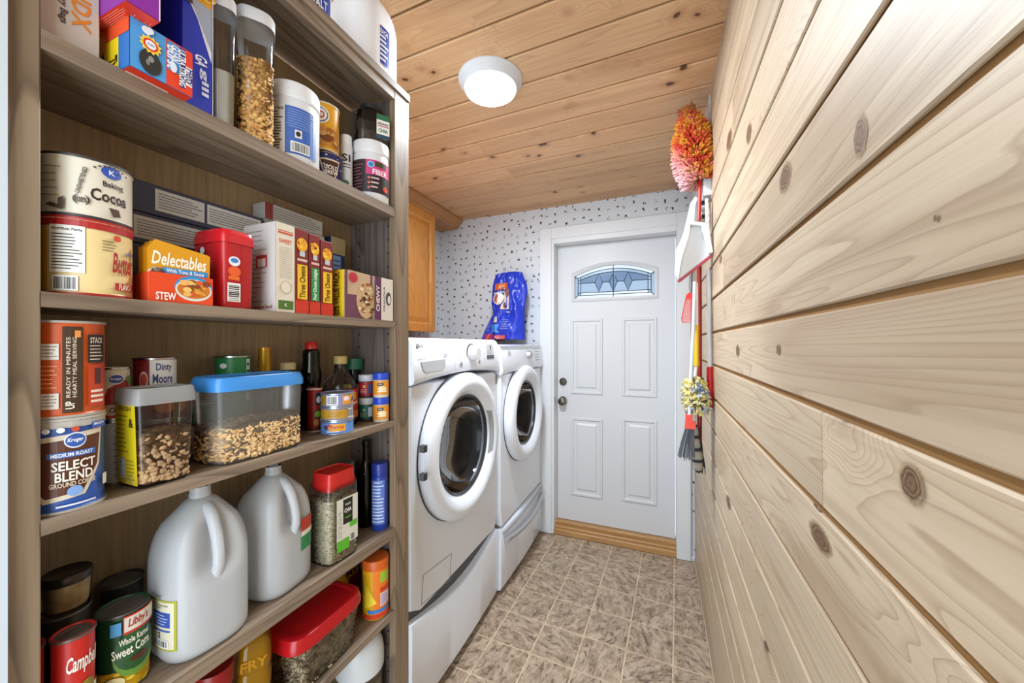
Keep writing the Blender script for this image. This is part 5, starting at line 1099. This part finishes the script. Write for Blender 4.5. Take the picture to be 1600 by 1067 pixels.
    if not washer:
        m_ = 16; pts = [(.016+.022*(1-(q:=(-1+2*i/m_))**2)+.006, (w2-.03)*q, zsplit-.055-.028*(1-q*q)) for i in range(m_+1)]
        obj('drawer_handle', tube(NB(), pts, .014, 12), SILV, pd); 
        pts = [(.010+.010*(1-(q:=(-1+2*i/m_))**2), (w2-.02)*q, zsplit-.018) for i in range(m_+1)]
        obj('handle_groove', tube(NB(), pts, .008, 8), APPG, pd)
    return t, con, w2, yc
Pf = lambda x: Print(lambda s, v, o: (x+o, s, v))
wt, con, w2, yc = machine('washer', 'white front loading washer with round glass door beside the pantry', -0.80, 1.045, 1.772, H+.022, .366, 1.195, (1.385, .912), .305, .205, True)
# slanted console face helper
def cony(s, v, o, zl=1.205, zt=H-.006):
    f = (v-zl)/(zt-zl); q = s/w2
    return (.018+.012*(1-q*q)-.013*f+o, s, v)
def Pc(): return Print(lambda s, v, o: cony(s, v, o), step=.03)
def cpos(px, py, X=-.79):
    q = ptX(px, py, X); return q.y-yc, q.z
p = Pc(); a, b = cpos(657, 540); p.text('LG', a+.006, b, .012, '#55585c', .020).ell(a-.014, b, .0075, .0075, '#7a6a6c').text('G', a-.014, b, .007, '#e8e8e8')
a, b = cpos(656, 559); p.text('Inverter', a, b+.004, .005, '#7a7d82', .03, 0, False).text('DirectDrive', a+.004, b-.006, .006, '#6a6d72', .04, 0, False)
a, b = cpos(693, 555); p.lines(a-.015, a+.02, b-.006, b+.006, 2, '#6a6d72', .4)
a, b = cpos(764, 549); p.rect(a-.045, a+.045, b-.03, b+.036, '#d4d7da').rect(a-.045, a+.045, b-.036, b-.018, '#4a4d52').rect(a-.0, a+.015, b+.01, b+.030, '#3a3d42').lines(a-.04, a+.04, b-.014, b+.008, 3, '#9a9da2', .25)
for k in range(4): 
    a, b = cpos(716, 536+8*k); p.rect(a-.02, a+.005, b, b+.002, '#9a9da2')
    a, b = cpos(752, 537+8*k); p.rect(a-.005, a+.02, b, b+.002, '#9a9da2')
a, b = cpos(712, 552); p.rect(a-.033, a-.032, H-.13, H-.0, '#a5a8ac')
p.done(con, 'printed_panel')
a, b = cpos(676, 571)
obj('dispenser_pull', prism(NB(), [(a-.078, b+.016), (a+.07, b+.022), (a+.066, b-.006), (a+.045, b-.020), (a-.055, b-.022), (a-.070, b-.012)], lambda s, v, d: (cony(s, v, 0)[0]+d, s, v), -.001, .002), mat('#a9acb0', .35), con, smooth=False)
a, b = cpos(733, 552); kx = cony(a, b, 0)[0]
kb = obj('program_knob', lathex([(0, .040), (.006, .038), (.010, .031), (.034, .028), (.040, .024)], a, b, kx-.002, 36), mat('#dfe1e4', .25), con)
obj('knob_ring', lathex([(0, .043), (.004, .043), (.006, .038)], a, b, kx-.003, 36, cap0=False, cap1=False), mat('#6a5f55', .3, .7), con)
for px, py in ((715, 569), (744, 564)):
    a, b = cpos(px, py); obj('push_button', lathex([(0, .012), (.004, .011), (.005, .006)], a, b, cony(a, b, 0)[0], 20), SILV, con)
# small marks on the washer front
def wy(px, py, X): q = ptX(px, py, X); return q.y-yc, q.z
ip = NB()
pts = [wy(px, py, -.795) for px, py in ((663, 899), (707, 865), (704, 906), (660, 945))]
for i in range(4): a, b = pts[i], pts[(i+1) % 4]; tube(ip, [(.0008, a[0], a[1]), (.0008, b[0], b[1])], .0012, 5)
obj('filter_door_outline', ip, mat('#8f9296', .5), wt)
for py in (702, 746):
    a, b = wy(664, py, -.75); obj('door_hinge_cap', B(.030, .0505, a-.006, a+.014, b-.012, b+.012, .001), mat('#2c2d30', .4), wt, smooth=False)
a, b = wy(776, 592, -.80); obj('energy_sticker', B(.0003, .0012, w2-.024, w2-.006, b-.025, b+.025), mat('#6e7276', .4), wt, smooth=False)
ww2, wyc = w2, yc
dt, con, w2, yc = machine('dryer', 'white front loading dryer with arched silver drawer handle next to the back door', -0.785, 1.777, 2.487, H-.004, .350, 1.175, (2.10, .925), .285, .185, False)
p = Print(lambda s, v, o: cony(s, v, o, 1.19, H-.03), step=.03)
a, b = cpos(795, 552, -.775); 
for k in range(4): p.rect(a-.02, a+.02, b-.012+.008*k, b-.009+.008*k, '#9a9da2')
a, b = cpos(838, 553, -.775)
for i in range(4):
    for j in range(5): p.rect(a-.06+.028*i, a-.042+.028*i, b-.04+.018*j, b-.036+.018*j, '#5a5d62')
p.done(con, 'printed_panel')['kind'] = 'stuff'
a, b = cpos(823, 554, -.775); obj('program_knob', lathex([(0, .030), (.006, .028), (.022, .022), (.026, .016)], a, b, cony(a, b, 0, 1.19, H-.03)[0]-.002, 32), SILV, con)
m_ = 20; sb_ = NB(); va = []; vb = []
for i in range(m_+1):
    q = -1+2*i/m_; va.append(sb_.verts.new((.0048+.012*(1-q*q), w2*q*.985, H-.032))); vb.append(sb_.verts.new((-.0045+.012*(1-q*q), w2*q*.985, H-.012)))
for i in range(m_): sb_.faces.new((va[i], va[i+1], vb[i+1], vb[i]))
obj('silver_band', sb_, SILV, con)
rb_ = thing('red_cover_board', 'thin red brown board lying on top of the washer and dryer', 'board', (-1.27, 1.75, H+.0225)); obj('board', B(-.33, .20, -.68, .72, 0, .007, .002), mat('#9a4a34', .5), rb_, smooth=False)
# blue pet food bag
p0 = ptY(785, 530, 2.36)
bg_ = thing('pet_food_bag', 'crumpled blue bag of pet food standing on the dryer against the wallpaper', 'bag', (p0.x, 2.37, H+.0300), -.08)
Wb, Hb = .365, zat(425, p0.x, 2.37)-H-.03
rr = random.Random(3)
bmb = NB(); NU, NV = 44, 44; front = []
def bagpt(u, v, side):
    # u across -1..1, v up 0..1 ; slumped hourglass with the top folded
    wl = -(.50-.06*v) if v < .45 else -(.36+.02*math.sin(v*9)); 
    wprof = [(0, .49, .46), (.15, .40, .45), (.3, .30, .45), (.4, .22, .44), (.55, .27, .46), (.7, .26, .50), (.82, .25, .48), (.92, .22, .42), (1.0, .17, .38)]
    for (a, l0, r0), (b, l1, r1) in zip(wprof[:-1], wprof[1:]):
        if a <= v <= b:
            k = (v-a)/(b-a); l = l0+(l1-l0)*k; r = r0+(r1-r0)*k; break
    x = -l+(l+r)*(u+1)/2
    th = (.060*(1-v)**.7+.014)*(1-abs(u)**3)**.8+.002
    nz = noise.noise(Vector((u*2.2, v*4.5, side*3.1))); nz2 = abs(noise.noise(Vector((u*4+7, v*7, side)))); wr_ = (.034*nz+.026*nz2)*(1-u**4)
    return Vector((x*Wb, side*(th)+wr_*1.0+.02*v, v*Hb*(1-.02*u*u)))
for side in (-1, 1):
    gr = [[bmb.verts.new(bagpt(-1+2*i/NU, j/NV, side)) for i in range(NU+1)] for j in range(NV+1)]
    for j in range(NV):
        for i in range(NU): bmb.faces.new((gr[j][i], gr[j][i+1], gr[j+1][i+1], gr[j+1][i]))
bmesh.ops.remove_doubles(bmb, verts=bmb.verts[:], dist=.003)
bo = obj('bag', bmb, mat('#1f38b8', .28), bg_, ang=80)
def bagmap(s, v, o):
    vv = max(0, min(1, v/Hb)); 
    l = bagpt(-1, vv, -1).x; r = bagpt(1, vv, -1).x; u = max(-.97, min(.97, (s-l)/(r-l)*2-1)); q = bagpt(u, vv, -1)
    return (q.x, q.y-o*1.6-.0012, q.z)
p = Print(bagmap, step=.012)
p.rect(-.06, .05, Hb*.74, Hb*.84, '#c8612a').text('CHOICE', -.01, Hb*.79, .022, '#f0d8a0', .09, .1).rect(-.07, .04, Hb*.66, Hb*.73, '#1c2a7a').text('NATURAL', -.015, Hb*.695, .012, '#e8ecf8', .09, .06).ell(-.02, Hb*.60, .042, .042, '#e9e2d8').ell(-.02, Hb*.60, .036, .036, '#b5602a').blobs(-.045, .005, Hb*.55, Hb*.65, 14, .005, ['#d98a3a', '#8a4420']).poly([(.0, Hb*.44), (.06, Hb*.44), (.07, Hb*.62), (.045, Hb*.80), (.02, Hb*.74), (.03, Hb*.58)], '#c9b29c').ell(.05, Hb*.68, .014, .03, '#7a4a34').ell(.035, Hb*.5, .01, .02, '#5a3a2c')
p.text('DOG', .06, Hb*.40, .012, '#e8ecf8', .03).rect(-.065, .005, Hb*.10, Hb*.22, '#3f86dc').rect(-.045, -.012, Hb*.25, Hb*.33, '#c9c2a4').lines(.02, .08, Hb*.14, Hb*.30, 6, '#8a98e0', .3).rect(-.11, -.045, Hb*.005, Hb*.075, '#a8283a').rect(-.03, .05, Hb*.005, Hb*.06, '#c04a50').text('feeding', .01, Hb*.035, .008, '#f0e0e0', .06).lines(-.11, -.07, Hb*.12, Hb*.28, 6, '#7a8ae0', .3)
p.done(bo)
# ------------------------------------------------------------ cleaning tools hung on the right wall
def T(px, py, Y): return ptY(px, py, Y)
YT = 1.60
hd = T(1104, 294, YT+.02)
rk = thing('wall_broom_holder', 'white plastic clip holder fixed to the board wall below the duster', 'holder', (hd.x, hd.y, hd.z))
obj('block', B(-.014, .040, -.03, .03, -.038, .040, .006, 3), TRIMW, rk)
obj('rail', B(.030, .052, -.035, .10, -.21, .02, .004, 2), TRIMW, rk)
for k in range(4): obj('clip', B(-.018, .008, -.012, .012, -.062-.027*k, -.050-.027*k, .002), SILV if k % 2 else BLACK, rk, smooth=False)
# duster
DUST = NT('orange_pink_duster_wool'); tc = DUST.n('ShaderNodeTexCoord'); n1 = DUST.n('ShaderNodeTexNoise', i_Scale=26.0, i_Detail=1.0); DUST.l(tc.outputs['Object'], n1.inputs['Vector'])
sx_ = DUST.n('ShaderNodeSeparateXYZ'); DUST.l(tc.outputs['Object'], sx_.inputs[0])
c1_ = DUST.ramp(n1.outputs[0], [(.30, lin('#c0392a')), (.42, lin('#d8562c')), (.5, lin('#cf7a2a')), (.58, lin('#d9a02a')), (.66, lin('#c8452f')), (.75, lin('#d8708a'))])
c2_ = DUST.mix(DUST.ramp(DUST.math('ADD', DUST.math('MULTIPLY', sx_.outputs[2], -4.0), DUST.math('MULTIPLY', sx_.outputs[0], -5.0)), [(.38, g(0)), (.85, g(1))]), c1_, lin('#e2b0b8'))
c3_ = DUST.mix(DUST.ramp(DUST.math('MULTIPLY', sx_.outputs[2], 6.0), [(.5, g(0)), (.9, g(.8))]), c2_, lin('#9a5a34'))
DUST.l(c3_, DUST.b.inputs['Base Color']); DUST.b.inputs['Roughness'].default_value = .9
def fluff(name, parent, axis0, axis1, rfun, n, ln, wd, m, seed=1, down=0.0):
    rr = random.Random(seed); V, Fc = [], []; a0, a1 = Vector(axis0), Vector(axis1); ax = (a1-a0)
    e1 = ax.orthogonal().normalized(); e2 = ax.cross(e1).normalized()
    for i in range(n):
        f = rr.random(); a = rr.uniform(0, 2*PI); rad = rfun(f)
        dr = (e1*math.cos(a)+e2*math.sin(a)); c = a0+ax*f
        tip = c+dr*rad*rr.uniform(.85, 1.08)+ax.normalized()*rr.uniform(-1, 1)*ln*.4+Vector((0, 0, -down*rad)); root = c+dr*rad*.35
        d = (tip-root); s1 = d.orthogonal().normalized()*wd; s2 = d.normalized().cross(s1)
        mid = root+d*.72
        b = len(V); V += [root+s1*.4, root+s2*.4, root-s1*.4, root-s2*.4, mid+s1, mid+s2, mid-s1, mid-s2, tip+s1*.55, tip+s2*.55, tip-s1*.55, tip-s2*.55]
        for r in (0, 4):
            for k in range(4): Fc.append((b+r+k, b+r+(k+1) % 4, b+r+4+(k+1) % 4, b+r+4+k))
        Fc.append((b+8, b+9, b+10, b+11))
    me = bpy.data.meshes.new(name); me.from_pydata([tuple(v) for v in V], [], Fc); me.materials.append(m); me.shade_smooth()
    o = bpy.data.objects.new(name, me); C.objects.link(o); o.parent = parent; o['kind'] = 'stuff'; return o
dc_ = T(1083, 225, YT)
ds = thing('fluffy_duster', 'fluffy orange, red and pink duster hanging upright on the board wall', 'duster', tuple(dc_))
top = T(1073, 172, YT)-dc_; bot = T(1094, 284, YT)-dc_
fluff('wool_head', ds, bot, top, lambda f: .052+.034*math.sin(min(1, f*1.15+.12)*PI)**.7 - (.020 if f > .85 else 0), 2600, .03, .0052, DUST.m, 2)
obj('handle', tube(NB(), [T(1094, 282, YT)-dc_, T(1092, 345, YT)-dc_], .007, 10), mat('#c4241f', .35), ds)
def strip(pts, r, m, name, label, cat, Yv, partname='handle', extra=None):
    o = T(pts[-1][0], pts[-1][1], Yv); t = thing(name, label, cat, tuple(o))
    obj(partname, tube(NB(), [T(a, b, Yv)-o for a, b in pts], r, 14), m, t); return t, o
# dustpan
o = T(1085, 400, 1.56); dp = thing('dustpan', 'white plastic dustpan with red lip hanging from the wall holder', 'dustpan', tuple(o))
def dq(px, py, d=0): q = T(px, py, 1.56)-o; return Vector((q.x, q.y+d, q.z))
def dpoly(pts, d0, d1, m, name, parent=dp, ang=35):
    bm = NB(); lo = [bm.verts.new(dq(a, b, d0)) for a, b in pts]; hi = [bm.verts.new(dq(a, b, d1)) for a, b in pts]; n = len(pts)
    bm.faces.new(lo); bm.faces.new(list(reversed(hi)))
    for i in range(n): bm.faces.new((lo[i], hi[i], hi[(i+1) % n], lo[(i+1) % n]))
    bmesh.ops.bevel(bm, geom=bm.edges[:], offset=.0018, segments=2, affect='EDGES'); return obj(name, bm, m, parent, ang=ang)
dpoly([(1077, 356), (1094, 352), (1107, 380), (1112, 397), (1060, 438), (1062, 400)], 0, .006, mat('#d2d4d6', .35), 'pan')
dpoly([(1071, 352), (1078, 352), (1076, 372), (1064, 405), (1060, 438), (1054, 430), (1056, 392), (1064, 378)], -.03, .004, mat('#e0e2e4', .35), 'pan_side')
dpoly([(1094, 352), (1106, 354), (1109, 378), (1113, 397), (1107, 398)], -.03, .004, mat('#dcdee0', .35), 'pan_side')
dpoly([(1058, 439), (1061, 442), (1113, 401), (1112, 397)], -.004, .008, mat('#b03a44', .4), 'rubber_lip')
dpoly([(1071, 352), (1078, 320), (1086, 309), (1090, 312), (1085, 324), (1083, 349), (1108, 350), (1107, 356)], -.018, .0, mat('#dcdee0', .35), 'pan_handle')
dpoly([(1101, 312), (1106, 312), (1107, 352), (1102, 352)], -.018, .0, mat('#e2e4e6', .35), 'pan_handle')
# fly swatter
o = T(1075, 480, 1.55); fs_ = thing('fly_swatter', 'small red mesh fly swatter hanging from a wire by the door casing', 'swatter', tuple(o))
obj('wire', tube(NB(), [T(1078, 430, 1.55)-o, T(1077, 448, 1.55)-o, T(1079, 460, 1.55)-o], .0016, 6), STEEL, fs_)
dq_ = lambda a, b, d=0: (lambda q: Vector((q.x, q.y+d, q.z)))(T(a, b, 1.55)-o)
bm = NB()
for k in range(10):
    f = k/9; a = (1072+11*f, 464); b = (1065+19*f, 503); tube(bm, [dq_(*a), dq_(*b)], .0011, 4)
for k in range(14):
    f = k/13; yy = 466+36*f; tube(bm, [dq_(1072-7*f, yy), dq_(1084-.5*f, yy)], .0009, 4)
tube(bm, [dq_(1073, 460), dq_(1065, 498), dq_(1067, 504), dq_(1081, 504), dq_(1085, 480)], .0018, 6)
obj('mesh_head', bm, mat('#cc2a24', .4), fs_, kind='stuff')
bm = NB(); prism(bm, [(1075, 457), (1084, 459), (1086, 474), (1080, 474), (1079, 467), (1072, 467)], lambda a, b, d: dq_(a, b, d), -.003, .003); obj('red_grip', bm, mat('#e02018', .4), fs_, smooth=False)
# poles
YP = 1.60
t, o = strip([(1092.5, 405), (1093, 560), (1093, 690)], .0088, mat('#8c1a16', .35), 'broom', 'broom with dark red handle hanging head down against the boards', 'broom', YP+.03)
bm = NB(); rr = random.Random(5)
for k in range(60):
    a = T(1092+rr.uniform(-3, 3), 668+rr.uniform(-4, 4), YP+.03)-o; b = T(1094+rr.uniform(-7, 8), 735+rr.uniform(-10, 4), YP+.03)-o
    tube(bm, [a+Vector((0, rr.uniform(-.01, .01), 0)), b+Vector((0, rr.uniform(-.02, .02), 0))], .0016, 4)
obj('bristles', bm, mat('#1b1b1d', .7), t, kind='stuff')
t, o = strip([(1085.5, 440), (1083, 520), (1079, 600), (1077, 660)], .0062, mat('#cfd8e4', .3), 'brush_stick', 'pale blue-white stick with orange cap and grey bristle brush at its end', 'brush', YP-.06)
obj('brush_cap', (lambda b_: (prism(b_, [(-.012, .03), (.010, .03), (.012, .005), (.022, .000), (.020, -.022), (-.016, -.022), (-.014, 0)], lambda a, b, d: (a, d, b), -.012, .012), b_)[1])(NB()), mat('#e0391c', .35), t, smooth=False)
bm = NB(); rr = random.Random(6)
for k in range(90):
    u = rr.uniform(-1, 1); a = Vector((u*.015+.003, rr.uniform(-.008, .008), -.018)); b = Vector((u*.030-.010, rr.uniform(-.014, .014), -.018-.115*(1-.1*u*u)-rr.uniform(0, .012)))
    tube(bm, [a, (a+b)/2+Vector((-.002, 0, 0)), b], .0011, 4)
obj('bristles', bm, mat('#5b5e66', .7), t, kind='stuff')
t, o = strip([(1087.5, 442), (1088, 508)], .0072, mat('#e2dfdf', .35), 'hanging_duster', 'white stick duster with yellow grip and pale yellow and blue feathers', 'duster', YP-.03)
obj('yellow_grip', tube(NB(), [T(1088, 508, YP-.03)-o, T(1088, 562, YP-.03)-o, T(1088, 566, YP-.03)-o, T(1088, 572, YP-.03)-o], [.0085, .0085, .011, .009], 14), mat('#e0b010', .35), t)
obj('neck', tube(NB(), [T(1088, 570, YP-.03)-o, T(1086, 588, YP-.03)-o], .006, 10), mat('#d8d4cc', .4), t)
FEA = NT('yellow_blue_feathers'); tc = FEA.n('ShaderNodeTexCoord'); n1 = FEA.n('ShaderNodeTexNoise', i_Scale=30.0, i_Detail=1.0); FEA.l(tc.outputs['Object'], n1.inputs['Vector'])
FEA.l(FEA.ramp(n1.outputs[0], [(.32, lin('#5f6a78')), (.40, lin('#9fb0be')), (.47, lin('#cfc49a')), (.55, lin('#d9c24a')), (.63, lin('#e6dcb0')), (.72, lin('#4c4436'))]), FEA.b.inputs['Base Color']); FEA.b.inputs['Roughness'].default_value = .9
fluff('feather_head', t, T(1089, 640, YP-.03)-o, T(1084, 590, YP-.03)-o, lambda f: .038+.014*math.sin(f*PI), 520, .03, .0065, FEA.m, 4, .3)
t, o = strip([(1110, 640), (1109, 575), (1107, 422)], .0085, mat('#dfe0e2', .3), 'white_pole', 'white pole with red foam grip leaning against the board wall', 'pole', YP)
obj('red_grip', tube(NB(), [T(1109, 573, YP)-o, T(1109.4, 578, YP)-o, T(1110, 628, YP)-o, T(1110.5, 641, YP)-o], [.0105, .012, .012, .006], 16), mat('#c9181c', .5), t)
# striped cloth
o = T(1088, 700, YP-.01); sk_ = thing('striped_mop_cloth', 'grey striped cloth mop head hanging beside the black broom bristles', 'cloth', tuple(o))
w = NT('grey_striped_cloth'); tc = w.n('ShaderNodeTexCoord'); wv = w.n('ShaderNodeTexWave', wave_type='BANDS', bands_direction='Z'); wv.inputs['Scale'].default_value = 7.0; wv.inputs['Distortion'].default_value = 1.2; w.l(tc.outputs['Object'], wv.inputs['Vector'])
w.l(w.ramp(wv.outputs['Fac'], [(.12, lin('#2f3238')), (.22, lin('#8f897c')), (.8, lin('#a39c8c'))]), w.b.inputs['Base Color']); w.b.inputs['Roughness'].default_value = .9
obj('cloth', tube(NB(), [T(1083, 664, YP-.01)-o, T(1085, 690, YP-.01)-o, T(1089, 715, YP-.01)-o, T(1091, 733, YP-.01)-o, T(1092, 738, YP-.01)-o], [.016, .019, .020, .016, .006], 14), w.m, sk_)
for l_ in LOG: pass
